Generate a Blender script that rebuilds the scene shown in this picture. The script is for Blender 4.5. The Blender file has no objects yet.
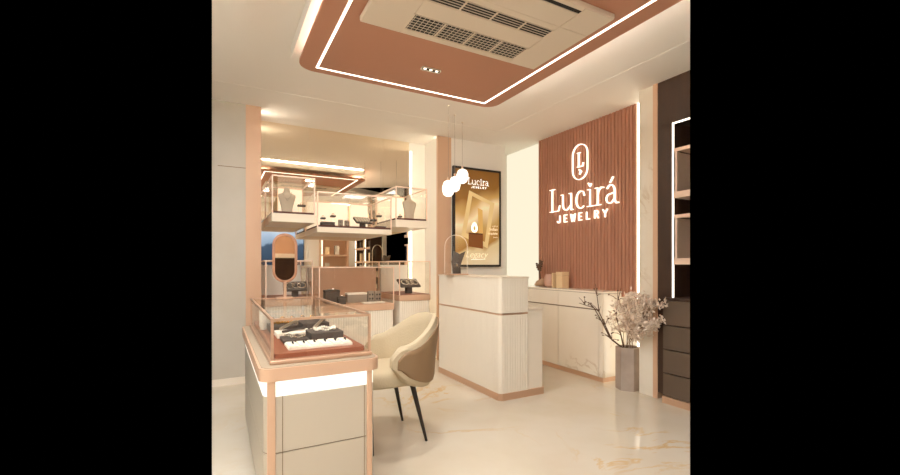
import bpy, bmesh, math, random
from mathutils import Vector, Matrix
random.seed(7)
PI = math.pi
C = bpy.context.scene.collection

# ------------------------------------------------------------------ camera numbers
H = 1.25; FPX = 428.0; HOR = 265.0; YAW = math.radians(28.5)
FX, FY = math.sin(YAW), math.cos(YAW)
RX, RY = FY, -FX
def ray(px):
    u = (px-450)/FPX
    return FX+u*RX, FY+u*RY
def xo(px, Y):                       # where the sight line of column px crosses the plane Y
    a, b = ray(px); return Y*a/b
def yo(px, X):
    a, b = ray(px); return X*b/a
def dep(x, y): return x*FX+y*FY
def zo(py, x, y): return H+(HOR-py)*dep(x, y)/FPX

# ------------------------------------------------------------------ materials
def lin(c):
    r = []
    for v in c:
        v /= 255.0
        r.append(v/12.92 if v <= .04045 else ((v+.055)/1.055)**2.4)
    return (r[0], r[1], r[2], 1)
def mat(name, col, rough=.5, metal=0.0, noise=None, bump=None, coat=0, spec=.5):
    m = bpy.data.materials.new(name); m.use_nodes = True
    nt = m.node_tree; b = nt.nodes['Principled BSDF']
    b.inputs['Base Color'].default_value = lin(col)
    b.inputs['Roughness'].default_value = rough
    b.inputs['Metallic'].default_value = metal
    b.inputs['Specular IOR Level'].default_value = spec
    b.inputs['Coat Weight'].default_value = coat
    if noise or bump:
        tc = nt.nodes.new('ShaderNodeTexCoord')
        mp = nt.nodes.new('ShaderNodeMapping'); nt.links.new(tc.outputs['Object'], mp.inputs[0])
    if noise:
        col2, scale, sx = noise
        mp.inputs['Scale'].default_value = sx
        n = nt.nodes.new('ShaderNodeTexNoise'); n.inputs['Scale'].default_value = scale; n.inputs['Detail'].default_value = 5
        nt.links.new(mp.outputs[0], n.inputs['Vector'])
        r = nt.nodes.new('ShaderNodeValToRGB')
        r.color_ramp.elements[0].position = .35; r.color_ramp.elements[1].position = .65
        r.color_ramp.elements[0].color = lin(col); r.color_ramp.elements[1].color = lin(col2)
        nt.links.new(n.outputs['Fac'], r.inputs[0]); nt.links.new(r.outputs[0], b.inputs['Base Color'])
    if bump:
        sc, st = bump
        n2 = nt.nodes.new('ShaderNodeTexNoise'); n2.inputs['Scale'].default_value = sc; n2.inputs['Detail'].default_value = 6
        nt.links.new(tc.outputs['Object'], n2.inputs['Vector'])
        bp = nt.nodes.new('ShaderNodeBump'); bp.inputs['Strength'].default_value = st; bp.inputs['Distance'].default_value = .004
        nt.links.new(n2.outputs['Fac'], bp.inputs['Height']); nt.links.new(bp.outputs[0], b.inputs['Normal'])
    return m
def emat(name, col, strength):
    m = bpy.data.materials.new(name); m.use_nodes = True
    nt = m.node_tree; nt.nodes.clear()
    e = nt.nodes.new('ShaderNodeEmission'); e.inputs[0].default_value = lin(col); e.inputs[1].default_value = strength
    o = nt.nodes.new('ShaderNodeOutputMaterial'); nt.links.new(e.outputs[0], o.inputs[0])
    return m
def glassmat(name, tint, refl=.08):
    m = bpy.data.materials.new(name); m.use_nodes = True
    nt = m.node_tree; nt.nodes.clear()
    t = nt.nodes.new('ShaderNodeBsdfTransparent'); t.inputs[0].default_value = lin(tint)
    g = nt.nodes.new('ShaderNodeBsdfGlossy'); g.inputs['Roughness'].default_value = .02
    l0 = nt.nodes.new('ShaderNodeLayerWeight'); l0.inputs['Blend'].default_value = .5
    pw_ = nt.nodes.new('ShaderNodeMath'); pw_.operation = 'POWER'; nt.links.new(l0.outputs['Facing'], pw_.inputs[0]); pw_.inputs[1].default_value = 4
    lw = nt.nodes.new('ShaderNodeMath'); lw.operation = 'MULTIPLY_ADD'; nt.links.new(pw_.outputs[0], lw.inputs[0]); lw.inputs[1].default_value = .35; lw.inputs[2].default_value = .02
    mx = nt.nodes.new('ShaderNodeMixShader'); o = nt.nodes.new('ShaderNodeOutputMaterial')
    nt.links.new(lw.outputs[0], mx.inputs[0]); nt.links.new(t.outputs[0], mx.inputs[1]); nt.links.new(g.outputs[0], mx.inputs[2])
    nt.links.new(mx.outputs[0], o.inputs[0])
    return m
def marble(name, base, vein, rough, scale, seamless=True, width=.02, joints=None):
    m = bpy.data.materials.new(name); m.use_nodes = True
    nt = m.node_tree; N = nt.nodes; L = nt.links; b = N['Principled BSDF']
    b.inputs['Roughness'].default_value = rough
    tc = N.new('ShaderNodeTexCoord')
    n1 = N.new('ShaderNodeTexNoise'); n1.inputs['Scale'].default_value = scale*.8; n1.inputs['Detail'].default_value = 8; n1.inputs['Roughness'].default_value = .6
    n1.inputs['Distortion'].default_value = 1.2
    L.new(tc.outputs['Object'], n1.inputs['Vector'])
    s = N.new('ShaderNodeMath'); s.operation = 'SUBTRACT'; s.inputs[1].default_value = .5; L.new(n1.outputs['Fac'], s.inputs[0])
    a = N.new('ShaderNodeMath'); a.operation = 'ABSOLUTE'; L.new(s.outputs[0], a.inputs[0])
    r = N.new('ShaderNodeValToRGB'); r.color_ramp.elements[0].position = 0; r.color_ramp.elements[1].position = width
    r.color_ramp.elements[0].color = (1, 1, 1, 1); r.color_ramp.elements[1].color = (0, 0, 0, 1)
    L.new(a.outputs[0], r.inputs[0])
    n2 = N.new('ShaderNodeTexNoise'); n2.inputs['Scale'].default_value = scale*.55; n2.inputs['Detail'].default_value = 3
    L.new(tc.outputs['Object'], n2.inputs['Vector'])
    r2 = N.new('ShaderNodeValToRGB'); r2.color_ramp.elements[0].position = .5; r2.color_ramp.elements[1].position = .68
    L.new(n2.outputs['Fac'], r2.inputs[0])
    mu = N.new('ShaderNodeMath'); mu.operation = 'MULTIPLY'; L.new(r.outputs[0], mu.inputs[0]); L.new(r2.outputs[0], mu.inputs[1])
    n3 = N.new('ShaderNodeTexNoise'); n3.inputs['Scale'].default_value = scale*1.3; n3.inputs['Detail'].default_value = 6
    L.new(tc.outputs['Object'], n3.inputs['Vector'])
    r3 = N.new('ShaderNodeValToRGB'); r3.color_ramp.elements[0].position = .35; r3.color_ramp.elements[1].position = .7
    bl = lin(base); r3.color_ramp.elements[0].color = bl
    r3.color_ramp.elements[1].color = (bl[0]*.93, bl[1]*.9, bl[2]*.84, 1)
    L.new(n3.outputs['Fac'], r3.inputs[0])
    mx = N.new('ShaderNodeMix'); mx.data_type = 'RGBA'; L.new(mu.outputs[0], mx.inputs['Factor'])
    L.new(r3.outputs[0], mx.inputs['A']); mx.inputs['B'].default_value = lin(vein)
    L.new(mx.outputs['Result'], b.inputs['Base Color'])
    return m

M = {}
M['plaster'] = mat('cream_plaster', (232, 227, 217), .75)
M['ceiling'] = mat('ceiling_paint', (242, 237, 228), .8)
M['wallpanel'] = mat('stone_wall_panel', (192, 184, 170), .5, noise=((187, 178, 162), 2.5, (1, 1, 1)))
M['marble'] = marble('cream_floor_marble', (212, 202, 184), (206, 168, 112), .13, 1.5, width=.03)
M['pilaster'] = marble('pilaster_marble', (226, 218, 203), (190, 165, 130), .3, 2.2, width=.03)
M['conmarble'] = marble('console_marble', (236, 227, 211), (178, 148, 108), .12, 1.1, width=.016)
M['rose'] = mat('rose_metal', (210, 173, 144), .32, .55)
M['rosepaint'] = mat('rose_lacquer', (210, 173, 143), .42, .15)
M['paleframe'] = mat('pale_rose_metal', (240, 210, 186), .35, .2)
M['rosedark'] = mat('dark_rose_metal', (176, 128, 98), .4, .3)
M['inlay'] = mat('beige_inlay', (172, 154, 130), .5)
M['brown'] = mat('terracotta_paint', (192, 139, 112), .7)
M['wood'] = mat('rose_wood', (182, 130, 104), .55, noise=((170, 119, 94), 6, (8, 8, .6)))
M['acwhite'] = mat('ac_plastic', (226, 212, 192), .5)
M['acdark'] = mat('ac_dark', (26, 21, 18), .7)
M['cream'] = mat('cream_lacquer', (228, 214, 193), .4)
M['taupe'] = mat('taupe_lacquer', (190, 178, 158), .38)
M['fluted'] = mat('fluted_cream', (234, 224, 206), .5)
M['leather'] = mat('brown_leather', (146, 86, 60), .5, bump=(120, .15))
M['chair'] = mat('cream_boucle', (196, 179, 148), .9, bump=(90, .5))
M['shell'] = mat('taupe_shell', (142, 114, 82), .6)
M['blackwood'] = mat('black_leg', (38, 28, 22), .4)
M['dark'] = mat('charcoal_velvet', (84, 74, 66), .8)
M['mat'] = mat('dark_brown_mat', (84, 44, 32), .7)
M['linen'] = mat('grey_linen', (206, 192, 172), .9, bump=(200, .3))
M['white'] = mat('white_velvet', (244, 236, 220), .8)
M['greybox'] = mat('grey_box', (160, 146, 130), .6)
M['gold'] = mat('gold', (222, 180, 110), .22, 1)
M['silver'] = mat('silver', (226, 222, 214), .18, 1)
M['steel'] = mat('brushed_steel', (176, 168, 156), .35, .9)
M['darkwood'] = mat('dark_brown_laminate', (62, 40, 25), .5, noise=((54, 35, 22), 5, (3, 3, .5)))
M['drawer'] = mat('drawer_laminate', (92, 76, 62), .45)
M['concrete'] = mat('vase_concrete', (176, 160, 146), .8, noise=((162, 146, 132), 6, (1, 1, 1)), bump=(30, .3))
M['twig'] = mat('twig', (92, 66, 46), .8)
M['floret'] = mat('dried_floret', (238, 222, 204), .9, noise=((212, 190, 168), 20, (1, 1, 1)))
M['stemdry'] = mat('dried_stem', (150, 122, 92), .8)
M['blackframe'] = mat('black_frame', (34, 28, 24), .4)
M['beigebox'] = mat('beige_box', (226, 198, 156), .6)
M['stone'] = mat('driftwood', (190, 156, 124), .8)
M['rosevase'] = mat('rose_ceramic', (200, 158, 138), .45)
M['seam'] = mat('seam', (120, 98, 74), .7)
M['basecove'] = mat('baseboard_paint', (226, 214, 196), .5)
M['glass'] = glassmat('clear_glass', (254, 253, 251))
M['acrylic'] = glassmat('acrylic', (253, 251, 248))
M['mirror'] = mat('bronze_mirror', (250, 238, 218), .015, 1)
M['vanity'] = mat('vanity_mirror', (190, 164, 138), .02, 1)
WARM = (255, 226, 178)
M['led'] = emat('led_line', (255, 244, 224), 2.6)
M['ledsoft'] = emat('led_strip', (255, 245, 226), 7)
M['cove'] = emat('cove_led', (255, 247, 234), 36)
M['cove_soft'] = emat('cove_led_soft', (255, 246, 228), 45)
M['wash'] = emat('wash_led', (255, 243, 218), 10)
M['wash_wall'] = emat('wash_led_wall', (255, 246, 226), 46)
M['edge'] = emat('edge_led', (255, 244, 224), 3)
M['glow'] = emat('glow_panel', (255, 246, 228), 1.1)
M['case_led'] = emat('case_led', (255, 242, 220), 9)
M['emissive'] = flat_lit = mat('emissive_panel', (244, 234, 216), .6)  # brightness of the case backs is put in as emission
_b = flat_lit.node_tree.nodes['Principled BSDF']; _b.inputs['Emission Color'].default_value = lin((255, 236, 204)); _b.inputs['Emission Strength'].default_value = .4
M['lamp'] = emat('lamp_glow', (255, 242, 220), 1.5)
M['sign'] = emat('sign_glow', (255, 238, 212), 1.5)
M['fill_panel_light'] = emat('fill_panel_light', (248, 251, 255), 16.5)
M['spot'] = emat('spot_glow', (255, 240, 214), 3)

# ------------------------------------------------------------------ mesh builder
class MB:
    def __init__(s): s.bm = bmesh.new()
    def faces(s, vs, fs):
        v = [s.bm.verts.new(p) for p in vs]; out = []
        for f in fs:
            try: out.append(s.bm.faces.new([v[i] for i in f]))
            except ValueError: pass
        return v, out
    def box(s, x0, x1, y0, y1, z0, z1, bev=0, seg=2):
        vs = [(x0,y0,z0),(x1,y0,z0),(x1,y1,z0),(x0,y1,z0),(x0,y0,z1),(x1,y0,z1),(x1,y1,z1),(x0,y1,z1)]
        v, f = s.faces(vs, [(0,3,2,1),(4,5,6,7),(0,1,5,4),(1,2,6,5),(2,3,7,6),(3,0,4,7)])
        if bev:
            es = list({e for q in f for e in q.edges})
            bmesh.ops.bevel(s.bm, geom=es, offset=bev, segments=seg, affect='EDGES', profile=.5)
        return s
    def prism(s, poly, z0, z1, fn=None):           # poly: ccw 2-D outline; fn maps (a, b, c) to world
        fn = fn or (lambda a, b, c: (a, b, c))
        n = len(poly)
        vs = [fn(a, b, z0) for a, b in poly]+[fn(a, b, z1) for a, b in poly]
        fs = [tuple(reversed(range(n))), tuple(range(n, 2*n))]+[(i, (i+1) % n, n+(i+1) % n, n+i) for i in range(n)]
        s.faces(vs, fs); return s
    def ring(s, outer, inner, z0, z1, fn=None):    # same vertex count
        fn = fn or (lambda a, b, c: (a, b, c)); n = len(outer)
        vs = [fn(*p, z0) for p in outer]+[fn(*p, z0) for p in inner]+[fn(*p, z1) for p in outer]+[fn(*p, z1) for p in inner]
        fs = []
        for i in range(n):
            j = (i+1) % n
            fs += [(i, n+i, n+j, j), (2*n+i, 2*n+j, 3*n+j, 3*n+i), (i, j, 2*n+j, 2*n+i), (n+i, 3*n+i, 3*n+j, n+j)]
        s.faces(vs, fs); return s
    def tube(s, pts, rad, seg=8, closed=False, caps=True):
        pts = [Vector(p) for p in pts]; n = len(pts)
        rad = rad if hasattr(rad, '__len__') else [rad]*n
        rings = []; up = None
        for i, p in enumerate(pts):
            a = pts[i-1] if (i > 0 or closed) else p
            b = pts[(i+1) % n] if (i < n-1 or closed) else p
            t = (b-a).normalized()
            if up is None:
                up = Vector((0,0,1)) if abs(t.z) < .9 else Vector((1,0,0))
            x = t.cross(up).normalized(); y = x.cross(t).normalized(); up = y
            rings.append([s.bm.verts.new(p+rad[i]*(math.cos(k*2*PI/seg)*x+math.sin(k*2*PI/seg)*y)) for k in range(seg)])
        m = n if closed else n-1
        for i in range(m):
            A, B = rings[i], rings[(i+1) % n]
            for k in range(seg):
                try: s.bm.faces.new((A[k], A[(k+1) % seg], B[(k+1) % seg], B[k]))
                except ValueError: pass
        if caps and not closed:
            s.bm.faces.new(list(reversed(rings[0]))); s.bm.faces.new(rings[-1])
        return s
    def lathe(s, prof, c=(0,0,0), seg=24, sx=1, sy=1):
        rings = [[s.bm.verts.new((c[0]+r*sx*math.cos(k*2*PI/seg), c[1]+r*sy*math.sin(k*2*PI/seg), c[2]+z)) for k in range(seg)] for r, z in prof]
        for i in range(len(rings)-1):
            A, B = rings[i], rings[i+1]
            for k in range(seg): s.bm.faces.new((A[k], A[(k+1) % seg], B[(k+1) % seg], B[k]))
        s.bm.faces.new(list(reversed(rings[0]))); s.bm.faces.new(rings[-1])
        return s
    def ico(s, c, r, sub=2, sc=(1,1,1)):
        mtx = Matrix.Translation(c) @ Matrix.Diagonal((*sc, 1))
        bmesh.ops.create_icosphere(s.bm, subdivisions=sub, radius=r, matrix=mtx); return s
    def ribbon(s, pts, w, t0, t1, fn, closed=False):   # a stroke of width w, extruded from t0 to t1
        n = len(pts); w = list(w) if hasattr(w, '__len__') else [w]*n
        w += [w[-1]]*(n-len(w))
        L, R = [], []
        for i in range(n):
            a = Vector(pts[i-1]) if (i > 0 or closed) else Vector(pts[i])
            b = Vector(pts[(i+1) % n]) if (i < n-1 or closed) else Vector(pts[i])
            p = Vector(pts[i])
            d1 = (p-a); d2 = (b-p)
            d1 = d1.normalized() if d1.length > 1e-9 else d2.normalized()
            d2 = d2.normalized() if d2.length > 1e-9 else d1
            t = (d1+d2); t = t.normalized() if t.length > 1e-6 else d1
            nrm = Vector((-t.y, t.x)); k = max(.5, nrm.dot(Vector((-d1.y, d1.x))))
            o = nrm*(w[i]/2/k)
            L.append(p+o); R.append(p-o)
        m = n if closed else n-1
        vs = []
        for i in range(n): vs += [fn(L[i].x, L[i].y, t0), fn(R[i].x, R[i].y, t0), fn(L[i].x, L[i].y, t1), fn(R[i].x, R[i].y, t1)]
        fs = []
        for i in range(m):
            a, b = 4*i, 4*((i+1) % n)
            fs += [(a, b, b+1, a+1), (a+2, a+3, b+3, b+2), (a, a+2, b+2, b), (a+1, b+1, b+3, a+3)]
        if not closed: fs += [(0, 1, 3, 2), (4*n-4, 4*n-2, 4*n-1, 4*n-3)]
        s.faces(vs, fs); return s
    def clip(s, co, no):                              # keep the side the normal points away from
        g = s.bm.verts[:]+s.bm.edges[:]+s.bm.faces[:]
        r = bmesh.ops.bisect_plane(s.bm, geom=g, plane_co=co, plane_no=no, clear_outer=True, dist=1e-6)
        es = [e for e in r['geom_cut'] if isinstance(e, bmesh.types.BMEdge)]
        if es:
            try: bmesh.ops.holes_fill(s.bm, edges=es, sides=0)
            except Exception: pass
        return s
    def join(s, o):
        me = bpy.data.meshes.new('tmp'); o.bm.to_mesh(me); s.bm.from_mesh(me); bpy.data.meshes.remove(me); return s

# the modelled stretch of the room ends at these two upright planes
dl, dr = ray(212), ray(690)
CL = ((0,0,0), (-dl[1], dl[0], 0)); CR = ((0,0,0), (dr[1], -dr[0], 0))
def edge_r(mb): return mb.clip(*CR)
def edge_l(mb): return mb.clip(*CL)

def obj(name, mb, m, parent=None, smooth=False, local=False):
    bmesh.ops.remove_doubles(mb.bm, verts=mb.bm.verts, dist=1e-6) if smooth else None
    bmesh.ops.recalc_face_normals(mb.bm, faces=mb.bm.faces)
    me = bpy.data.meshes.new(name)
    if parent is not None and not local:
        root = parent
        off = Vector((0,0,0)); q = parent
        while q is not None: off += q.location; q = q.parent
        bmesh.ops.translate(mb.bm, verts=mb.bm.verts, vec=-off)
    mb.bm.to_mesh(me); mb.bm.free()
    if smooth:
        me.polygons.foreach_set('use_smooth', [True]*len(me.polygons))
        try: me.set_sharp_from_angle(angle=math.radians(40))
        except Exception: pass
    me.materials.append(m)
    o = bpy.data.objects.new(name, me); C.objects.link(o)
    if parent is not None: o.parent = parent
    return o
def thing(name, label, cat, loc=(0,0,0), rz=0, group=None):
    o = bpy.data.objects.new(name, None); C.objects.link(o)
    o.empty_display_size = .05
    o.location = loc; o.rotation_euler = (0,0,rz); o['label'] = label; o['category'] = cat
    if group: o['group'] = group
    return o
def tag(o, label, cat, group=None):
    o['label'] = label; o['category'] = cat
    if group: o['group'] = group
    return o
def struct(name, mb, m, label=None, smooth=False):
    o = obj(name, mb, m, None, smooth); o['kind'] = 'structure'
    if label: o['label'] = label
    return o
def plabel(o, t): o['label'] = t; return o
def B(*a, **k): return MB().box(*a, **k)
def rrect(x0, x1, y0, y1, r, n=6):
    out = []
    for cx, cy, a0 in ((x1-r, y1-r, 0), (x0+r, y1-r, 90), (x0+r, y0+r, 180), (x1-r, y0+r, 270)):
        for k in range(n+1):
            a = math.radians(a0+90*k/n); out.append((cx+r*math.cos(a), cy+r*math.sin(a)))
    return out
def fluted(path, pitch, depth, n=6):
    """bumps a closed ccw outline outwards in half-round flutes"""
    pts = [Vector(p) for p in path]; out = []
    for i in range(len(pts)):
        a, b = pts[i], pts[(i+1) % len(pts)]
        d = b-a; Ln = d.length
        k = max(1, round(Ln/pitch)); nrm = Vector((d.y, -d.x)).normalized()
        for j in range(k):
            for q in range(n):
                s = (j+q/n)/k
                out.append(tuple(a+d*s+nrm*depth*math.sin(PI*q/n)**.7 if q else a+d*s))
    return out

# ================================================================== ROOM SHELL
CZ = 2.95
YB = 5.02      # front plane of the back wall piers
YM = 5.49      # plane of the mirror at the back of the niche
XW = 3.95      # right wall
def near(mb): return mb.clip((FX*2.4, FY*2.4, 0), (FX, FY, 0))
def far(mb): return mb.clip((FX*2.4, FY*2.4, 0), (-FX, -FY, 0))
fl = edge_r(edge_l(far(B(-.6, 4.1, -1.6, 5.6, -.1, 0)))); fl.join(near(B(-2.5, 4.1, -1.6, 5.2, -.1, 0)))
struct('floor', fl, M['marble'], 'polished cream marble floor with golden veins')
# ceiling: border strip lower than the middle field by two centimetres
ce = edge_r(edge_l(far(B(-.6, 4.1, -1.6, 5.6, 2.952, 3.05))))
ce.join(edge_r(edge_l(far(B(3.14, 4.1, -1.6, 5.6, CZ, 2.958)))))
ce.join(edge_l(B(-.6, 3.14, 4.5, 5.6, CZ, 2.958)))
ce.join(near(B(-2.5, 4.1, -1.6, 5.2, 2.952, 3.05)))
struct('ceiling', ce, M['ceiling'], 'cream ceiling with a slightly lower border')
struct('wall_left', edge_l(B(-.2, .262, YB, 5.6, 0, CZ)), M['wallpanel'], 'cream stone panel wall at the left end')
sm = MB(); z = zo(166.5, .1, YB)
sm.box(0.0, .262, YB-.0015, YB+.01, z-.003, z+.003)
struct('trim_1', edge_l(sm), M['seam'])
struct('baseboard_left', edge_l(B(-.2, .262, YB-.012, YB+.02, 0, .07)), M['basecove'])
struct('wall_pier', B(.262, .412, YB-.004, 5.6, 0, CZ), M['rosepaint'], 'rose pier at the left edge of the mirror niche')
struct('wall_niche', B(.412, 2.584, YM+.012, 5.6, 0, CZ), M['plaster'])
struct('wall_return', B(2.585, 2.61, YB+.034, YM+.05, 0, CZ), M['plaster'])
struct('wall_pier_2', B(2.54, 2.742, YB-.004, YB+.034, 0, CZ).box(2.612, 2.742, YB+.036, 5.6, 0, CZ), M['rosepaint'], 'rose pier between the mirror niche and the poster')
struct('wall_back', B(2.742, 3.62, YB, 5.2, 0, CZ), M['plaster'], 'cream wall behind the framed poster')
struct('wall_back_2', B(3.4, 4.1, 5.42, 5.5, 0, CZ), M['plaster'])
struct('wall_right', B(XW, 4.1, 2.62, 5.5, 0, CZ), M['plaster'])
struct('wall_pilaster', B(3.63, XW, 2.64, 2.80, 0, CZ), M['pilaster'], 'pale marble pilaster beside the fluted sign wall')
struct('trim_2', B(3.615, XW, 2.592, 2.64, 0, CZ), M['rosepaint'], 'rose upright strip between pilaster and dark cabinet')
struct('baseboard_back', B(2.575, 3.62, YB-.016, YB, 0, .07), M['basecove'])
# part of the room behind the camera (met in the mirror only)
struct('wall_front', B(-2.6, 3.7, -1.7, -1.6, 0, 3.0), M['plaster'])
struct('wall_side', B(-2.6, -2.5, -1.6, 4.6, 0, 3.0), M['plaster'])
struct('wall_right_2', B(3.6, 3.7, -1.6, .85, 0, 3.0), M['plaster'])

struct('trim_3', B(-.6, .6, -1.6, -1.585, 1.26, 2.7), M['rosepaint'])
# added fill light panels, unseen above and behind the camera
PL = ((.1, 1.6, 'above the viewpoint, nearest the showcase'), (-.6, .5, 'just left of the viewpoint'), (-1.2, 1.6, 'left of the showcase'),
      (-1.5, 2.9, 'farthest left, near the stone panel wall'), (-.55, 2.55, 'close to the left end of the stone panel wall'), (.2, .55, 'beside the brown ceiling panel, above the viewpoint'),
      (3.0, -1.0, 'behind the viewpoint by the shelving'), (.3, -.6, 'behind the viewpoint in front of the dark counter'), (-.8, -.9, 'behind the viewpoint, farthest from the mirror'))
for x, y, lab in PL:
    t = thing('ceiling_fill_light', 'added unseen square fill light ' + lab, 'fill light', (x, y, 2.94), 0, 'added square fill lights')
    obj('diffuser', B(x-.26, x+.26, y-.26, y+.26, 2.945, 2.95), M['fill_panel_light'], t)
    f = MB(); f.ring(rrect(x-.3, x+.3, y-.3, y+.3, .01, 1), rrect(x-.26, x+.26, y-.26, y+.26, .01, 1), 2.942, 2.953)
    obj('frame', f, M['acwhite'], t)

# ================================================================== CEILING FEATURE
PZ = 2.78
t = thing('ceiling_panel', 'terracotta brown suspended ceiling panel with rounded corners and a light line', 'ceiling panel', (1.45, 2.0, PZ))
def panel_poly(): return rrect(.54, 2.36, .1, 3.49, .13, 8)
obj('panel', edge_r(MB().prism(panel_poly(), PZ, PZ+.022)), M['brown'], t)
obj('riser', edge_r(B(.50, 2.30, .1, 3.52, PZ+.075, 2.9515)), M['ceiling'], t)
obj('hanger', edge_r(B(.75, 2.15, .4, 3.3, PZ+.02, PZ+.08)), M['ceiling'], t)
lr = MB()
W = .017
lr.box(.668, .668+W, .2, 3.41, PZ-.003, PZ+.01); lr.box(2.225-W, 2.225, .2, 3.41, PZ-.003, PZ+.01); lr.box(.668, 2.225, 3.41-W, 3.41, PZ-.003, PZ+.01)
plabel(obj('light_line', edge_r(lr), M['led'], t), 'glowing white light line')
# concealed cove strips lie on top of the panel rim
cv = MB(); cv.box(.665, .675, .3, 3.30, PZ+.024, PZ+.034); obj('cove_strip', edge_r(cv), M['cove_soft'], t)
cv = MB()
cv.box(2.25, 2.27, .3, 3.38, PZ+.024, PZ+.04)
obj('cove_strip', edge_r(cv), M['cove'], t)
cv = MB(); cv.box(.62, 2.28, 3.522, 3.528, 2.942, 2.95)
obj('cove_strip', edge_r(cv), emat('cove_front', (255, 247, 234), 140), t)
# recessed triple spot
t = thing('recessed_spotlight', 'small black recessed downlight with three bulbs in the brown ceiling panel', 'downlight', (1.465, 3.01, PZ-.012))
obj('housing', MB().ring(rrect(1.385, 1.545, 2.985, 3.035, .004, 1), rrect(1.39, 1.54, 2.99, 3.03, .004, 1), PZ-.012, PZ-.001), M['acwhite'], t)
obj('baffle', B(1.39, 1.54, 2.99, 3.03, PZ-.006, PZ-.001), M['acdark'], t)
for k in range(3):
    x = 1.415+k*.05
    obj('bulb', MB().lathe([(.010, PZ-.009), (.012, PZ-.006)], (x, 3.01, 0), 12), M['spot'], t)

# air conditioner cassette
AZ = 2.745
t = thing('air_conditioner', 'cream ceiling air conditioner cassette set in the brown ceiling panel', 'air conditioner', (1.45, 2.2, AZ))
ax0, ax1, ay0, ay1 = .765, 2.125, 1.81, 2.575
obj('housing', MB().box(ax0, ax1, ay0, ay1, AZ+.004, PZ-.0005, bev=.006), M['acwhite'], t)
pl = MB()
pl.box(ax0+.004, 1.027, ay0+.004, ay1-.004, AZ, AZ+.006)
pl.box(1.031, 1.886, 2.52, ay1-.004, AZ, AZ+.006); pl.box(1.031, 1.886, 2.19, 2.335, AZ, AZ+.006); pl.box(1.031, 1.886, 2.035, 2.08, AZ, AZ+.006)
pl.box(1.89, ax1-.004, 2.036, ay1-.004, AZ, AZ+.006); pl.box(1.89, ax1-.004, ay0+.004, 2.032, AZ, AZ+.006)
obj('fascia', pl, M['acwhite'], t)
plabel(obj('flap', MB().box(1.035, 1.882, 1.875, 2.03, AZ-.003, AZ+.005, bev=.002), M['acwhite'], t), 'closed air flap')
obj('outlet_gap', B(1.031, 1.886, 1.845, 1.872, AZ, AZ+.0038), M['acdark'], t)
obj('fascia', B(1.031, 1.886, ay0+.004, 1.845, AZ, AZ+.006), M['acwhite'], t)
def grille(x0, x1, y0, y1, nseg, rows, mesh):
    g = thing0 = obj('grille_back', B(x0, x1, y0, y1, AZ+.001, AZ+.0038), M['acdark'], t)
    s = MB(); w = (x1-x0)/nseg
    for k in range(nseg+1): s.box(x0+k*w-.006, x0+k*w+.006, y0-.006, y1+.006, AZ-.002, AZ+.003)
    for k in range(rows+1):
        y = y0+(y1-y0)*k/rows; s.box(x0, x1, y-.0022, y+.0022, AZ-.001, AZ+.002)
    if mesh:
        m = int((x1-x0)/.03)
        for k in range(m):
            x = x0+(k+.5)*(x1-x0)/m; s.box(x-.0018, x+.0018, y0, y1, AZ, AZ+.002)
    obj('grille', s, M['acwhite'], t)
grille(1.033, 1.884, 2.345, 2.51, 4, 6, True)
grille(1.033, 1.884, 2.09, 2.18, 4, 4, False)

# ================================================================== MIRROR NICHE
seams = [.412, xo(308, YM), xo(383, YM), 2.335]
t = thing('wall_mirror', 'bronze tinted wall mirror in three panels behind the display cases', 'mirror', (1.4, YM, .3))
for k in range(3):
    obj('mirror_panel', B(seams[k]+.0015, seams[k+1]-.0015, YM, YM+.012, .3, CZ), M['mirror'], t)
def strip(name, label, bx, m='ledsoft', grp=None):
    o = obj('mounted_'+name, B(*bx), M[m]); return tag(o, label, 'light strip', grp)
strip('light_strip', 'upright light strip along the right edge of the bronze mirror', (2.354, 2.37, YM-.006, YM+.012, .9, CZ-.12), 'edge')
strip('light_strip', 'upright light strip at the front edge of the mirror niche beside the rose pier', (2.556, 2.580, YB+.0345, YB+.041, .02, CZ-.02), 'wash')
strip('light_strip', 'upright light strip tucked behind the rose pier left of the mirror', (.4121, .416, YB+.1, YB+.2, 2.55, CZ-.02), 'ledsoft')
strip('light_strip', 'upright light strip along the right edge of the fluted sign wall', (3.872, XW-.001, 2.988, 3.012, .02, CZ-.01), 'edge')
t = thing('emissive_wall_panel', 'tall glowing cream wall panel between the poster wall and the fluted sign wall', 'light panel', (XW-.02, 5.0, 0))  # this stretch of wall is made bright by its own emission
plabel(obj('diffuser', B(XW-.012, XW-.004, 4.52, 5.41, .02, CZ-.004), emat('emissive_wall', (255, 243, 214), .66), t), 'glowing cream face')
obj('backing', B(XW-.0035, XW-.0005, 4.52, 5.41, .02, CZ-.004), M['cream'], t)

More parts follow.
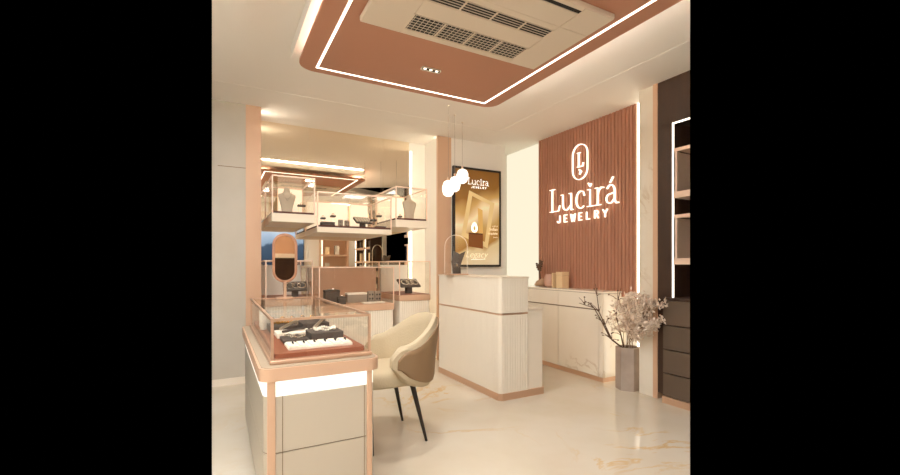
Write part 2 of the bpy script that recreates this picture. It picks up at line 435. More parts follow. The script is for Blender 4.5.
# ================================================================== DISPLAY COUNTERS (lower row)
YF = 4.75
def bars(mb, x0, x1, y0, y1, z0, z1, w, skip=()):
    for x in (x0, x1-w):
        for y in (y0, y1-w): mb.box(x, x+w, y, y+w, z0, z1)
    for z in (z1-w,):
        for y in (y0, y1-w): mb.box(x0+w, x1-w, y, y+w, z, z+w)
        for x in (x0, x1-w): mb.box(x, x+w, y0+w, y1-w, z, z+w)
def counter(x0, x1, ztop, zglass, label, back):
    y1 = YM-.012
    t = thing('display_counter', label, 'display counter', ((x0+x1)/2, (YF+y1)/2, 0), 0, 'display counters below the mirror')
    obj('plinth', B(x0+.02, x1-.02, YF+.03, y1, 0, .06), M['rose'], t)
    obj('body', MB().prism(fluted([(x0+.012, YF+.014), (x1-.012, YF+.014), (x1-.012, y1), (x0+.012, y1)], .028, .004, 5), .06, ztop-.075), M['fluted'], t)
    plabel(obj('top_band', MB().box(x0, x1, YF, y1, ztop-.075, ztop-.006, bev=.004), M['rosepaint'], t), 'rose band around the counter top')
    obj('deck', B(x0+.015, x1-.015, YF+.015, y1-.01, ztop-.006, ztop), M['leather'] if back == 'leather' else M['rosepaint'], t)
    f = MB(); bars(f, x0, x1, YF, y1, ztop-.006, zglass, .010)
    obj('frame', f, M['paleframe'], t)
    w = .004
    obj('glass_front', B(x0+.011, x1-.011, YF+.003, YF+.003+w, ztop, zglass-.011), M['glass'], t)
    obj('glass_side', B(x0+.003, x0+.003+w, YF+.011, y1-.011, ztop, zglass-.011), M['glass'], t)
    obj('glass_side', B(x1-.003-w, x1-.003, YF+.011, y1-.011, ztop, zglass-.011), M['glass'], t)
    obj('glass_top', B(x0+.011, x1-.011, YF+.011, y1-.011, zglass-.008, zglass-.004), M['glass'], t)
    if back == 'panel':
        obj('back_panel', B(x0+.012, x1-.012, y1-.1, y1-.09, ztop, zglass-.012), mat('rose_taupe_back', (196, 154, 124), .5), t)
    else:
        obj('back_panel', B(x0+.012, x1-.012, y1-.03, y1-.02, ztop, zglass-.05), M['plaster'], t)
    return t
LX0, LX1 = .43, .90
MX0, MX1 = .965, 1.83
QX0, QX1 = 1.895, 2.305
counter(LX0, LX1, .895, 1.30, 'fluted cream display counter with glass case, behind the oval table mirror', 'leather')
counter(MX0, MX1, .80, 1.228, 'wide low fluted display counter with glass case in the middle of the mirror niche', 'panel')
counter(QX0, QX1, .895, 1.30, 'narrow fluted display counter with glass case right of the wide middle one', 'leather')

# ================================================================== MOUNTED CASES (upper row)
def upper(x0, x1, zb, zs, zt, label, backw):
    y1 = YM-.004
    t = thing('mounted_display_case', label, 'display case', ((x0+x1)/2, y1, zb), 0, 'lit glass display cases on the mirror')
    plabel(obj('shelf', MB().box(x0, x1, YF, y1, zb, zs-.02, bev=.004), M['cream'], t), 'thick cream shelf')
    plabel(obj('mat', B(x0+.013, x1-.013, YF+.001, y1-.02, zs-.0195, zs), M['mat'], t), 'dark brown mat')
    f = MB(); bars(f, x0, x1, YF, y1, zs-.0195, zt, .013)
    obj('frame', f, M['paleframe'], t)
    w = .004
    obj('glass_front', B(x0+.013, x1-.013, YF+.0035, YF+.0035+w, zs, zt-.013), M['glass'], t)
    obj('glass_side', B(x0+.004, x0+.004+w, YF+.013, y1-.013, zs, zt-.013), M['glass'], t)
    obj('glass_side', B(x1-.004-w, x1-.004, YF+.013, y1-.013, zs, zt-.013), M['glass'], t)
    obj('glass_top', B(x0+.013, x1-.013, YF+.013, y1-.013, zt-.009, zt-.005), M['glass'], t)
    b0, b1 = backw
    for q in range(len(b0)):
        plabel(obj('back_panel', MB().box(b0[q], min(b1[q], x1-.02), y1-.035, y1-.02, zs, zt-.022, bev=.003), M['emissive'], t), 'backlit white back panel')
    return t
UX = [(LX0+.06, .925), (.945, 1.80), (1.85, 2.262)]
upper(*UX[0], 1.70, 1.81, 2.185, 'glass display case on the mirror holding a necklace bust, above the oval mirror', ((xo(278, 5.46),), (xo(306, 5.46),)))
upper(*UX[1], 1.605, 1.685, 2.05, 'long glass display case in the middle of the mirror, hung lower than its neighbours', ((UX[1][0]+.02, xo(350, 5.46)), (xo(347.5, 5.46), UX[1][1]-.07)))
upper(*UX[2], 1.70, 1.81, 2.185, 'glass display case at the right end of the mirror beside the upright light strip', ((UX[2][0]+.015,), (xo(413, 5.46),)))

# ------------------------------------------------------------------ small jewellery displays
def bust(x, y, z, s, rz, label, necklace=True):
    t = thing('necklace_bust', label, 'necklace bust', (x, y, z), rz, 'necklace busts in the wall cases')
    # lofted torso: (height, half width, half depth, depth offset)
    sec = [(0, .36, .20, 0), (.03, .36, .20, 0), (.25, .40, .16, .02), (.5, .52, .18, .03), (.68, .62, .20, .03), (.76, .60, .18, .05), (.80, .38, .15, .07), (.84, .24, .14, .08), (.95, .20, .14, .09), (1.0, .205, .145, .09)]
    m = MB(); rings = []
    for h, a, b, o in sec:
        rings.append([m.bm.verts.new((a*.5*s*math.cos(k*2*PI/20), (b*.5*math.sin(k*2*PI/20)+o*.6)*s, h*s)) for k in range(20)])
    for i in range(len(rings)-1):
        for k in range(20): m.bm.faces.new((rings[i][k], rings[i][(k+1) % 20], rings[i+1][(k+1) % 20], rings[i+1][k]))
    m.bm.faces.new(list(reversed(rings[0]))); m.bm.faces.new(rings[-1])
    obj('bust', m, M['linen'], t, True, True)
    if necklace:
        pts = []
        for k in range(17):
            a = PI*k/16
            pts.append((.15*s*math.cos(a), -.085*s*math.sin(a)**.5*.9-.012*s, s*(.86-.28*math.sin(a))))
        obj('necklace', MB().tube(pts, .006*s, 6), M['silver'], t, True, True)
        pend = obj('pendant', MB().ico((0, -.115*s, .555*s), .022*s, 1, (1, .6, 1.3)), M['silver'], t, True, True)
    return t
def ring_stand(x, y, z, h, w, label, grp='small dark topped ring stands'):
    t = thing('ring_stand', label, 'ring stand', (x, y, z), 0, grp)
    m = MB(); m.box(-w/2, w/2, -.03, .03, h-.022, h, bev=.006)
    obj('cushion', m, M['dark'], t, False, True)
    m = MB(); m.tube([(-w*.38, 0, .004), (-w*.38, 0, h-.02)], .005, 8); m.tube([(w*.38, 0, .004), (w*.38, 0, h-.02)], .005, 8); m.box(-w/2, w/2, -.025, .025, 0, .005)
    obj('stand', m, M['acrylic'], t, False, True)
    tor = [(0+.012*math.cos(a), .0, h+.010+.012*math.sin(a)) for a in [k*2*PI/14 for k in range(14)]]
    obj('ring', MB().tube(tor, .0025, 6, closed=True), M['gold'], t, True, True)
    return t
def box_display(x, y, z, w, d, h, m, label, top=None, ring=False, rz=0, grp=None):
    t = thing('jewellery_box', label, 'jewellery box', (x, y, z), rz, grp)
    obj('body', MB().box(-w/2, w/2, -d/2, d/2, 0, h*.8, bev=.004), m, t, False, True)
    obj('lid', MB().box(-w/2-.002, w/2+.002, -d/2-.002, d/2+.002, h*.8+.001, h, bev=.005), top or m, t, False, True)
    if ring:
        pts = [(.03*w/.1*math.cos(a), .02*math.sin(a), h+.004+.004*math.sin(2*a)) for a in [k*2*PI/20 for k in range(20)]]
        obj('bracelet', MB().tube(pts, .005, 6, closed=True), M['silver'], t, True, True)
    return t
def earring_block(x, y, z, w, h, label):
    t = thing('earring_block', label, 'earring holder', (x, y, z), .15, 'pairs of small earring blocks')
    obj('block', MB().box(-w/2, w/2, -.02, .02, 0, h, bev=.003), M['greybox'], t, False, True)
    for sx in (-1, 1):
        for q in range(2):
            obj('earring', MB().ico((sx*w*.24, -.022, h*(.3+.38*q)), w*.13, 1, (1, .4, 1.3)), M['acdark'], t, True, True)
    return t
def tilt_display(x, y, z, w, d, h, label, style, rz=0):
    t = thing('tilted_jewellery_display', label, 'jewellery display', (x, y, z), rz, 'tilted dark jewellery displays')
    ca, sa = math.cos(.55), math.sin(.55)
    fn = lambda a, b, c: (a, b*ca-c*sa, h+b*sa+c*ca)
    m = MB(); m.prism(rrect(-w/2, w/2, -d/2, d/2, .008, 3), 0, .016, fn); obj('pad', m, M['dark'], t, False, True)
    m = MB(); m.box(-w*.14, w*.14, -.03, .03, 0, h, bev=.003); obj('pedestal', m, M['dark'], t, False, True)
    if style == 'rings':
        for k in range(6):
            a = -w/2+w*(k+.5)/6
            m = MB(); m.prism(rrect(a-w*.055, a+w*.055, -d*.42, d*.42, .006, 3), .016, .028, fn)
            obj('ring_roll', m, M['linen'], t, True, True)
    else:
        for k, c in enumerate((-.2, .05, .27)):
            pts = [fn(c*w+w*.17*math.cos(a), d*.3*math.sin(a), .022) for a in [q*2*PI/22 for q in range(22)]]
            obj('bracelet', MB().tube(pts, .007, 6, closed=True), M['silver'], t, True, True)
    return t

zu = 1.811
bust(xo(287, 5.08), 5.08, zu, .30, 0, 'grey linen necklace bust with a silver necklace in the upper left glass case')
ring_stand(xo(301.5, 5.02), 5.02, zu, .115, .085, 'ring stand with dark cushion beside the bust in the upper left case')
z2 = 1.686
box_display(xo(327.5, 4.95), 4.95, z2, .15, .1, .052, M['dark'], 'low dark grey jewellery box at the left end of the long upper case', grp='jewellery boxes')
ring_stand(xo(333, 5.1), 5.1, z2, .15, .06, 'ring stand behind the low dark box in the long upper case')
ring_stand(xo(323, 5.15), 5.15, z2, .125, .055, 'ring stand at the far left corner of the long upper case')
earring_block(xo(340.5, 5.02), 5.02, z2, .045, .095, 'left one of the two grey earring blocks in the long upper case')
earring_block(xo(347, 5.02), 5.02, z2, .05, .088, 'right one of the two grey earring blocks in the long upper case')
tilt_display(xo(362.5, 4.98), 4.98, z2, .20, .14, .085, 'tilted dark display with a row of ring rolls in the long upper case', 'rings', .1)
ring_stand(xo(373.5, 4.9), 4.9, z2, .105, .07, 'ring stand just right of the tilted ring display in the long upper case')
ring_stand(xo(379, 5.0), 5.0, z2, .17, .06, 'tallest ring stand at the right end of the long upper case')
box_display(xo(380.5, 4.88), 4.88, z2, .12, .07, .022, M['dark'], 'flat dark tray box at the right end of the long upper case', grp='jewellery boxes')
bust(xo(409.5, 5.0), 5.0, zu, .31, 0, 'plain grey linen necklace bust in the upper right glass case', False)
ring_stand(xo(400, 5.05), 5.05, zu, .06, .045, 'short ring stand at the left of the bust in the upper right case')
# lower cases
tilt_display(xo(295, 4.98), 4.98, .896, .25, .17, .11, 'tilted dark display with silver bracelets in the case behind the oval table mirror', 'br', -.1)
tilt_display(xo(408.5, 4.96), 4.96, .896, .27, .17, .12, 'tilted dark display with silver bracelets in the lower right glass case', 'br', .05)
zl = .801
box_display(xo(331.5, 5.1), 5.1, zl, .17, .12, .155, M['dark'], 'tall charcoal jewellery box with a silver bangle on top in the lower middle case', None, True, grp='jewellery boxes')
box_display(xo(341.5, 4.92), 4.92, zl, .085, .08, .085, M['dark'], 'small charcoal jewellery box with a silver bangle in front of the tall one', None, True, grp='jewellery boxes')
box_display(xo(356, 5.1), 5.1, zl, .24, .12, .115, M['greybox'], 'long grey jewellery box with a white lid in the lower middle case', M['white'], grp='jewellery boxes')
earring_block(xo(370.5, 5.08), 5.08, zl, .075, .13, 'left one of the two earring blocks in the lower middle case')
earring_block(xo(377.5, 5.04), 5.04, zl, .075, .13, 'right one of the two earring blocks in the lower middle case')
o = obj('display_pad', MB().box(xo(362.5, 4.86), xo(384, 4.86), 4.82, 4.92, zl+.0005, zl+.014, bev=.004), M['white'])
tag(o, 'flat white pad at the front of the lower middle case', 'display pad')

# ================================================================== FOREGROUND SHOWCASE
SX0, SX1, SY0, SY1 = .229, .735, 2.26, 3.74
bx0, bx1, by0, by1 = .172, .768, 2.19, 3.84
t = thing('showcase_table', 'cream and rose showcase table with a glass case on top, nearest the viewer', 'showcase', ((bx0+bx1)/2, (by0+by1)/2, 0))
ZT = .755
def inset(d, r): return rrect(bx0+d, bx1-d, by0+d, by1-d, r, 8)
plabel(obj('table_top', MB().prism(inset(0, .06), ZT-.062, ZT), M['rosepaint'], t, True), 'rose table top band with rounded corners')
plabel(obj('top_inlay', MB().prism(inset(.012, .05), ZT, ZT+.003), M['inlay'], t), 'cream inlay on top of the rose band')
plabel(obj('glow_band', MB().prism(inset(.021, .06), .615, ZT-.062), M['glow'], t), 'glowing white band under the table top')
bd = MB().prism(inset(.02, .06), .345, .615); obj('upper_panel', bd, M['taupe'], t, True)
obj('lower_panel', MB().prism(inset(.02, .06), .06, .339), M['taupe'], t, True)
obj('core', MB().prism(inset(.026, .05), .05, .62), M['seam'], t)
obj('plinth', MB().prism(inset(.05, .05), 0, .06), M['rose'], t)
for (x, y, dx, dy) in ((bx0, by0, 1, 1), (bx1, by0, -1, 1), (bx0, by1, 1, -1), (bx1, by1, -1, -1)):
    xa, xb = sorted((x+dx*(.035 if dx > 0 else .045), x+dx*.072)); ya, yb = sorted((y+dy*.008, y+dy*.03))
    plabel(obj('post', MB().box(xa, xb, ya, yb, .0, ZT-.062, bev=.003), M['rosepaint'], t), 'rose corner post')
for x in (bx0+.105, bx1-.085): obj('panel_seam', B(x-.0015, x+.0015, by0+.0185, by0+.021, .06, .615), M['seam'], t)
# glass case
GZ0, GZ1 = ZT+.003, .985
obj('case_base', MB().box(SX0-.006, SX1+.006, SY0-.006, SY1+.006, GZ0, GZ0+.022, bev=.006), M['rose'], t)
f = MB(); bars(f, SX0, SX1, SY0, SY1, GZ0+.022, GZ1, .013)
obj('frame', f, M['rose'], t)
w = .004; g0 = GZ0+.022
obj('glass_front', B(SX0+.013, SX1-.013, SY0+.004, SY0+.004+w, g0, GZ1-.013), M['glass'], t)
obj('glass_back', B(SX0+.013, SX1-.013, SY1-.004-w, SY1-.004, g0, GZ1-.013), M['glass'], t)
obj('glass_side', B(SX0+.004, SX0+.004+w, SY0+.013, SY1-.013, g0, GZ1-.013), M['glass'], t)
obj('glass_side', B(SX1-.004-w, SX1-.004, SY0+.013, SY1-.013, g0, GZ1-.013), M['glass'], t)
obj('glass_top', B(SX0+.013, SX1-.013, SY0+.013, SY1-.013, GZ1-.009, GZ1-.004), M['glass'], t)
plabel(obj('leather_pad', MB().prism(rrect(SX0+.022, SX1-.022, SY0+.03, SY1-.03, .02, 4), g0+.0005, g0+.024), M['leather'], t), 'brown leather display pad')
ZP = g0+.0245
# trays on the leather pad
def P(px, py, z=ZP):      # a point on the pad surface
    d = FPX*(H-z)/(py-HOR); a, b = ray(px); return a*d, b*d
ring_tray = thing('ring_tray', 'white ring tray with six rings at the front of the leather pad', 'ring tray', (.49, 2.43, ZP))
rx0, rx1, ry0, ry1 = .325, .665, 2.36, 2.53
obj('tray', MB().prism(rrect(rx0, rx1, ry0, ry1, .01, 3), ZP, ZP+.012), M['white'], ring_tray)
for k in range(6):
    x = rx0+(rx1-rx0)*(k+.5)/6
    obj('ring_roll', MB().box(x-.024, x+.024, ry0+.012, ry1-.012, ZP+.012, ZP+.020, bev=.003, seg=3), M['white'], ring_tray, True)
    pts = [(x+.004, 2.44+.015*math.cos(a), ZP+.022+.010*math.sin(a)) for a in [q*2*PI/14 for q in range(14)]]
    obj('ring', MB().tube(pts, .0035, 6, closed=True), M['acdark'], ring_tray, True)
def tray(name, x0, x1, y0, y1, h, m, label, cat='jewellery tray', grp='trays on the leather pad'):
    q = thing(name, label, cat, ((x0+x1)/2, (y0+y1)/2, ZP), 0, grp)
    obj('block', MB().box(x0, x1, y0, y1, ZP, ZP+h, bev=.004), m, q)
    return q
def coil(parent, name, cx, cy, rx, ry, z, r, m, turns=1, ph=0):
    pts = []
    n = 26*turns
    for k in range(n):
        a = k*2*PI*turns/n; pts.append((cx+rx*math.cos(a)*(1+.06*math.sin(3*a+ph)), cy+ry*math.sin(a)*(1+.08*math.cos(2*a+ph)), z+r*(1+.5*math.sin(5*a))))
    mb = MB()
    for p in pts: mb.ico(p, r, 1)
    obj(name, mb, m, parent, True)
q = tray('jewellery_block', .475, .665, 2.565, 2.74, .05, M['dark'], 'charcoal block with a pearl bracelet behind the ring tray')
coil(q, 'bracelet', .575, 2.66, .06, .055, ZP+.052, .008, M['white'])
q = tray('jewellery_tray', .325, .465, 2.555, 2.73, .022, M['dark'], 'dark tray with a silver necklace left of the charcoal block')
coil(q, 'necklace', .41, 2.63, .04, .05, ZP+.024, .006, M['silver'], 1, 1)
coil(q, 'necklace', .375, 2.68, .03, .035, ZP+.024, .005, M['silver'], 1, 2)
q = tray('jewellery_tray', .315, .52, 2.765, 2.93, .03, M['white'], 'white tray with a dark pen shaped bar lying on it')
obj('bar', MB().tube([(.35, 2.79, ZP+.038), (.5, 2.90, ZP+.038)], .008, 8), M['dark'], q, True)
obj('bar_rest', B(.36, .49, 2.83, 2.87, ZP+.0302, ZP+.033), M['greybox'], q)
q = tray('jewellery_tray', .54, .68, 2.775, 2.95, .024, M['linen'], 'grey linen tray with a chain right of the white tray')
coil(q, 'chain', .61, 2.87, .05, .06, ZP+.026, .005, M['silver'], 1, 3)
q = tray('jewellery_block', .30, .47, 2.99, 3.2, .045, M['dark'], 'dark block in the middle of the pad, left side')
coil(q, 'ring', .36, 3.1, .03, .03, ZP+.05, .006, M['gold'])
coil(q, 'ring', .42, 3.08, .02, .02, ZP+.05, .006, M['gold'])
q = tray('jewellery_block', .50, .68, 3.0, 3.22, .05, M['dark'], 'dark block in the middle of the pad, right side')
for k, (a, b, lab) in enumerate((((.335, 2.76, .06), (.47, 3.02, .075), 'left slanted metal bar stand among the trays'), ((.53, 2.77, .05), (.66, 3.06, .08), 'right slanted metal bar stand among the trays'))):
    q = thing('bracelet_bar', lab, 'bracelet stand', ((a[0]+b[0])/2, (a[1]+b[1])/2, ZP), 0, 'slanted bar stands in the showcase')
    A, Bv = Vector((a[0], a[1], ZP+a[2])), Vector((b[0], b[1], ZP+b[2]))
    obj('bar', MB().tube([A, Bv], .010, 8), M['steel'], q, True)
    obj('foot', MB().tube([(Bv.x, Bv.y, ZP+.046 if k == 0 else ZP+.051), Bv-Vector((0, 0, .002))], .008, 8), M['steel'], q, True)
q = tray('jewellery_tray', .30, .68, 3.27, 3.5, .03, M['greybox'], 'wide grey tray near the back of the leather pad')
for k in range(5):
    cx = .35+k*.07
    pts = [(cx+.016*math.cos(a), 3.36, ZP+.046+.016*math.sin(a)) for a in [i*2*PI/14 for i in range(14)]]
    obj('ring', MB().tube(pts, .004, 6, closed=True), M['gold'], q, True)
for k, (x, y, h, lab) in enumerate(((.285, 3.38, .125, 'cream cylinder display with dark cap at the back left of the showcase'), (.275, 3.2, .10, 'plain cream cylinder display in front of the capped one'))):
    q = thing('cylinder_display', lab, 'display cylinder', (x, y, ZP), 0, 'cream display cylinders')
    obj('cylinder', MB().lathe([(.019, 0), (.021, .004), (.021, h-.004), (.019, h)], (x, y, ZP), 20), M['white'], q, True)
    if k == 0: obj('cap', MB().lathe([(.0215, h+.0005), (.0215, h+.012)], (x, y, ZP), 20), M['dark'], q, True)

# oval table mirror standing on the glass case
vx, vy = .468, 3.60
t = thing('table_mirror', 'oval rose framed table mirror standing on the back of the showcase glass', 'table mirror', (vx, vy, GZ1))
def stad(hw, hh, n=14):
    out = []
    for k in range(n+1): a = PI*k/n; out.append((hw*math.cos(a), hh-hw+hw*math.sin(a)))
    for k in range(n+1): a = PI+PI*k/n; out.append((hw*math.cos(a), -hh+hw+hw*math.sin(a)))
    return out
ct, st_ = math.cos(-.02), math.sin(-.02)
vz = 1.305
cy_, sy_ = math.cos(-.085), math.sin(-.085)
fn = lambda a, b, c: (vx+a*cy_-(c*ct+b*st_)*sy_, vy+a*sy_+(c*ct+b*st_)*cy_, vz+b*ct-c*st_)
obj('mirror_frame', MB().ring(stad(.092, .195), stad(.073, .176), -.011, .011, fn), M['rosedark'], t, True)
plabel(obj('mirror_glass', MB().prism(stad(.073, .176), -.003, .003, fn), M['vanity'], t), 'dark mirror glass')
obj('back_plate', MB().prism(stad(.074, .177), .004, .0105, fn), M['rose'], t)
obj('stem', MB().tube([(vx, vy, GZ1+.01), (vx, vy-.003, 1.118)], .013, 10), M['rose'], t, True)
obj('base', MB().lathe([(.07, 0), (.07, .006), (.06, .012), (.014, .014)], (vx, vy, GZ1+.0005), 28), M['rose'], t, True)

# ================================================================== ARMCHAIR
t = thing('armchair', 'cream upholstered barrel armchair with taupe shell and black legs beside the showcase', 'armchair', (1.07, 2.98, 0), 0)
def shell_pts(off, n=40, arm=.10):
    """plan path of the wrap-around back, front ends towards -x"""
    out = []
    R = .255+off
    tot = PI*R+2*arm
    for i in range(n+1):
        s = tot*i/n
        if s < arm: p = (-arm+s+.05, -R); q = 0
        elif s > arm+PI*R: p = (.05-(s-arm-PI*R), R); q = 0
        else:
            a = -PI/2+(s-arm)/R; p = (.05+R*1.02*math.cos(a), R*math.sin(a))
        out.append((p[0], p[1], abs(2*i/n-1)))
    return out
def lerp(a, b, t): return a+(b-a)*t
def smooth(t): t = max(0, min(1, t)); return t*t*(3-2*t)
def ztop(u): return lerp(.88, .70, smooth((u-.12)/.72))
def zbot(u): return lerp(.375, .40, u)
def wall(o0, o1, mg, n=40, m=12, arm=.10):
    """solid band between offsets o0 (inner) and o1 (outer); mg = margin at edges"""
    mb = MB(); P0, P1 = shell_pts(o0, n, arm), shell_pts(o1, n, arm)
    grid = []
    for i in range(n+1):
        u = P0[i][2]
        a, b = zbot(u)+mg, ztop(u)-mg
        e = smooth(min(1, (1-u)/.16))**.5               # ends round off
        mid = a+(b-a)*.62
        a, b = lerp(mid-.03, a, e), lerp(mid+.03, b, e)
        # lower front corner sweeps back
        a += max(0, (u-.45)/.55)**2*.12*e
        col = []
        for side, P in ((0, P0), (1, P1)):
            for j in range(m+1):
                k = j/m if side == 0 else 1-j/m
                z = a+(b-a)*k
                lean = .055*max(0, (z-.4)/.48)**1.5*(1-.5*u)
                q = 1
                cx, cy = P[i][0], P[i][1]
                r = math.hypot(cx-.05, cy) or 1
                # rounded rim: thickness shrinks near top/bottom
                edge = min(k, 1-k)*m
                pull = 0 if edge >= 1 else (o1-o0)*.28
                sgn = 1 if side == 0 else -1
                rr = (r+lean+sgn*pull)/r
                col.append((.05+(cx-.05)*rr if cx > .05 else cx+lean*.0, cy*rr, z))
        grid.append(col)
    K = len(grid[0]); vs = [p for c in grid for p in c]; fs = []
    for i in range(n):
        for j in range(K): fs.append((i*K+j, i*K+(j+1) % K, (i+1)*K+(j+1) % K, (i+1)*K+j))
    fs.append(tuple(range(K))); fs.append(tuple(reversed(range(n*K, n*K+K))))
    mb.faces(vs, fs); return mb
plabel(obj('backrest', wall(-.015, .045, 0), M['chair'], t, True, True), 'cream wrap-around backrest and arms')
plabel(obj('outer_shell', wall(.03, .062, .03, arm=.065), M['shell'], t, True, True), 'taupe outer shell')
seat = MB(); rings = []
def sup(a, n=4): c, s = math.cos(a), math.sin(a); return (abs(c)**(2/n)*(1 if c >= 0 else -1), abs(s)**(2/n)*(1 if s >= 0 else -1))
for z, k in ((.405, .9), (.41, .96), (.425, 1), (.48, 1.0), (.505, .97), (.52, .9), (.527, .7), (.53, .3)):
    rings.append([seat.bm.verts.new((.015+.255*k*sup(2*PI*q/32)[0], .235*k*sup(2*PI*q/32)[1], z)) for q in range(32)])
for i in range(len(rings)-1):
    for k in range(32): seat.bm.faces.new((rings[i][k], rings[i][(k+1) % 32], rings[i+1][(k+1) % 32], rings[i+1][k]))
seat.bm.faces.new(list(reversed(rings[0]))); seat.bm.faces.new(rings[-1])
obj('seat', seat, M['chair'], t, True, True)
for sx, sy in ((-1, -1), (-1, 1), (1, -1), (1, 1)):
    tip = (-.18, -.28) if sx < 0 else (.235, -.225)
    tip = (tip[0], tip[1]*-1*sy if sy > 0 else tip[1])
    topp = (-.17 if sx < 0 else .14, .185*sy)
    obj('leg', MB().tube([(tip[0], tip[1], 0), (topp[0], topp[1], .415)], [.0095, .02], 12), M['blackwood'], t, True, True)

# ================================================================== RECEPTION DESK
DX0, DX1, DXR, DY0, DY1 = 2.27, 2.605, 2.785, 3.225, 4.46
t = thing('reception_desk', 'fluted cream reception desk with rose band and rose plinth', 'reception desk', ((DX0+DXR)/2, (DY0+DY1)/2, 0))
def desk_path(d=0, r=.035):
    p = [(DX1-d, DY0+d), (DX1-d, DY1-d), (DX0+d, DY1-d)]
    out = list(p)
    for k in range(4):
        a = PI+PI/2*k/3; out.append((DX0+d+r+r*math.cos(a), DY0+d+r+r*math.sin(a)))
    return out
fp = fluted(desk_path(.004), .03, .003, 5)
obj('lower_front', MB().prism(fp, .065, .785), M['fluted'], t)
plabel(obj('band', MB().prism(desk_path(.006), .785, .803), M['rose'], t), 'rose metal band')
obj('upper_front', MB().prism(fp, .803, 1.125), M['fluted'], t)
plabel(obj('counter_top', MB().prism(desk_path(-.002), 1.125, 1.14), M['cream'], t), 'cream counter top')
plabel(obj('plinth', MB().prism([(DXR, DY0-.004), (DXR, DY1), (DX0-.002, DY1), (DX0-.002, DY0+.03), (DX0+.03, DY0-.004)], 0, .065), M['rose'], t), 'rose metal plinth')
obj('rear_body', B(DX1+.001, DXR-.004, DY0+.012, DY1, .065, .815), M['fluted'], t)
obj('work_surface', MB().box(DX1+.001, DXR, DY0+.004, DY1, .815, .84, bev=.003), M['cream'], t)
# arch acrylic stand and dark display on the desk
ax, ay = 2.335, 4.16
t = thing('acrylic_arch_stand', 'clear acrylic arch standing on the reception desk in front of the poster', 'acrylic stand', (ax, ay, 1.14))
dirx, diry = .62, -.785            # plate runs along this direction
def arch(hw, h, n=16):
    out = [(-hw, 0)]
    for k in range(n+1): a = PI-PI*k/n; out.append((hw*math.cos(a), h-hw+hw*math.sin(a)))
    out.append((hw, 0)); return out[::-1]
fna = lambda a, b, c: (ax+a*RX-c*FX, ay+a*RY-c*FY, 1.14+b)
obj('plate', MB().prism(arch(.125, .43), 0, .006, lambda a, b, c: fna(a, b+.014, c)), M['acrylic'], t)
obj('plate_edge', MB().ribbon([(a, b+.014) for a, b in arch(.125, .43)], .005, -.001, .007, fna), mat('acrylic_edge', (240, 226, 204), .3), t)
obj('base', MB().box(ax-.11, ax+.11, ay-.09, ay+.07, 1.1405, 1.153, bev=.003), M['rose'], t)
dx_, dy_ = ax+.085, ay+.13
t = thing('jewellery_hand_stand', 'dark grey tilted jewellery stand behind the acrylic arch on the desk', 'jewellery stand', (dx_, dy_, 1.14))
fnd = lambda a, b, c: (dx_+a*RX+c*FX, dy_+a*RY+c*FY, 1.14+b)
poly = [(-.05, .012), (.045, .012), (.04, .10), (.06, .16), (.10, .27), (.03, .235), (-.03, .27), (-.065, .15), (-.055, .08)]
obj('body', MB().prism(poly, -.02, .03, fnd), M['dark'], t)
obj('base', B(dx_-.05, dx_+.05, dy_-.05, dy_+.05, 1.1405, 1.152), M['dark'], t)
obj('pendant', MB().ico(fnd(0, .11, -.024), .014, 1, (1, 1, 1.4)), M['silver'], t, True)
# pendant lamps
t_l = []
for px, py, Y, w, lab in ((448.3, 188.5, 4.02, .068, 'lowest and leftmost glowing faceted pendant lamp over the desk'), (454.8, 184.2, 4.24, .066, 'middle glowing faceted pendant lamp over the desk'), (462.3, 176.3, 4.42, .073, 'highest and rightmost glowing faceted pendant lamp over the desk')):
    x = xo(px, Y); z = zo(py, x, Y)
    t = thing('pendant_lamp', lab, 'pendant lamp', (x, Y, z), 0, 'three pendant lamps over the reception desk')
    h = .085
    obj('lamp_shade', MB().lathe([(.35*w, -h), (.8*w, -.75*h), (1.0*w, -.25*h), (1.0*w, .3*h), (.75*w, .8*h), (.3*w, h)], (x, Y, z), 8), M['lamp'], t)
    obj('socket', MB().lathe([(.012, h), (.012, h+.035)], (x, Y, z), 10), M['rose'], t, True)
    obj('cord', MB().tube([(x, Y, z+h+.03), (x, Y, 2.953)], .0018, 6), M['greybox'], t)
    obj('ceiling_rose', MB().lathe([(.012, 2.946), (.012, 2.9535)], (x, Y, 0), 16), M['acwhite'], t)

# ================================================================== POSTER
px0, px1, pz0, pz1 = xo(452, YB), xo(499.3, YB), 1.225, 2.575
PY = YB-.035
t = thing('poster', 'framed golden jewellery poster on the cream wall behind the reception desk', 'poster', ((px0+px1)/2, YB, pz0))
f = MB(); bw = .028
f.box(px0, px0+bw, PY-.006, YB-.0005, pz0, pz1); f.box(px1-bw, px1, PY-.006, YB-.0005, pz0, pz1); f.box(px0+bw, px1-bw, PY-.006, YB-.0005, pz0, pz0+bw); f.box(px0+bw, px1-bw, PY-.006, YB-.0005, pz1-bw, pz1)
plabel(obj('frame', f, M['blackframe'], t), 'black frame')
pm = bpy.data.materials.new('poster_print'); pm.use_nodes = True
nt = pm.node_tree; N = nt.nodes; L = nt.links; bsdf = N['Principled BSDF']
tc = N.new('ShaderNodeTexCoord'); sp = N.new('ShaderNodeSeparateXYZ'); L.new(tc.outputs['Generated'], sp.inputs[0])
nz = N.new('ShaderNodeTexNoise'); nz.inputs['Scale'].default_value = 2.4; nz.inputs['Detail'].default_value = 1
L.new(tc.outputs['Generated'], nz.inputs['Vector'])
ad = N.new('ShaderNodeMath'); ad.operation = 'MULTIPLY_ADD'; L.new(nz.outputs['Fac'], ad.inputs[0]); ad.inputs[1].default_value = .30; L.new(sp.outputs['Z'], ad.inputs[2])
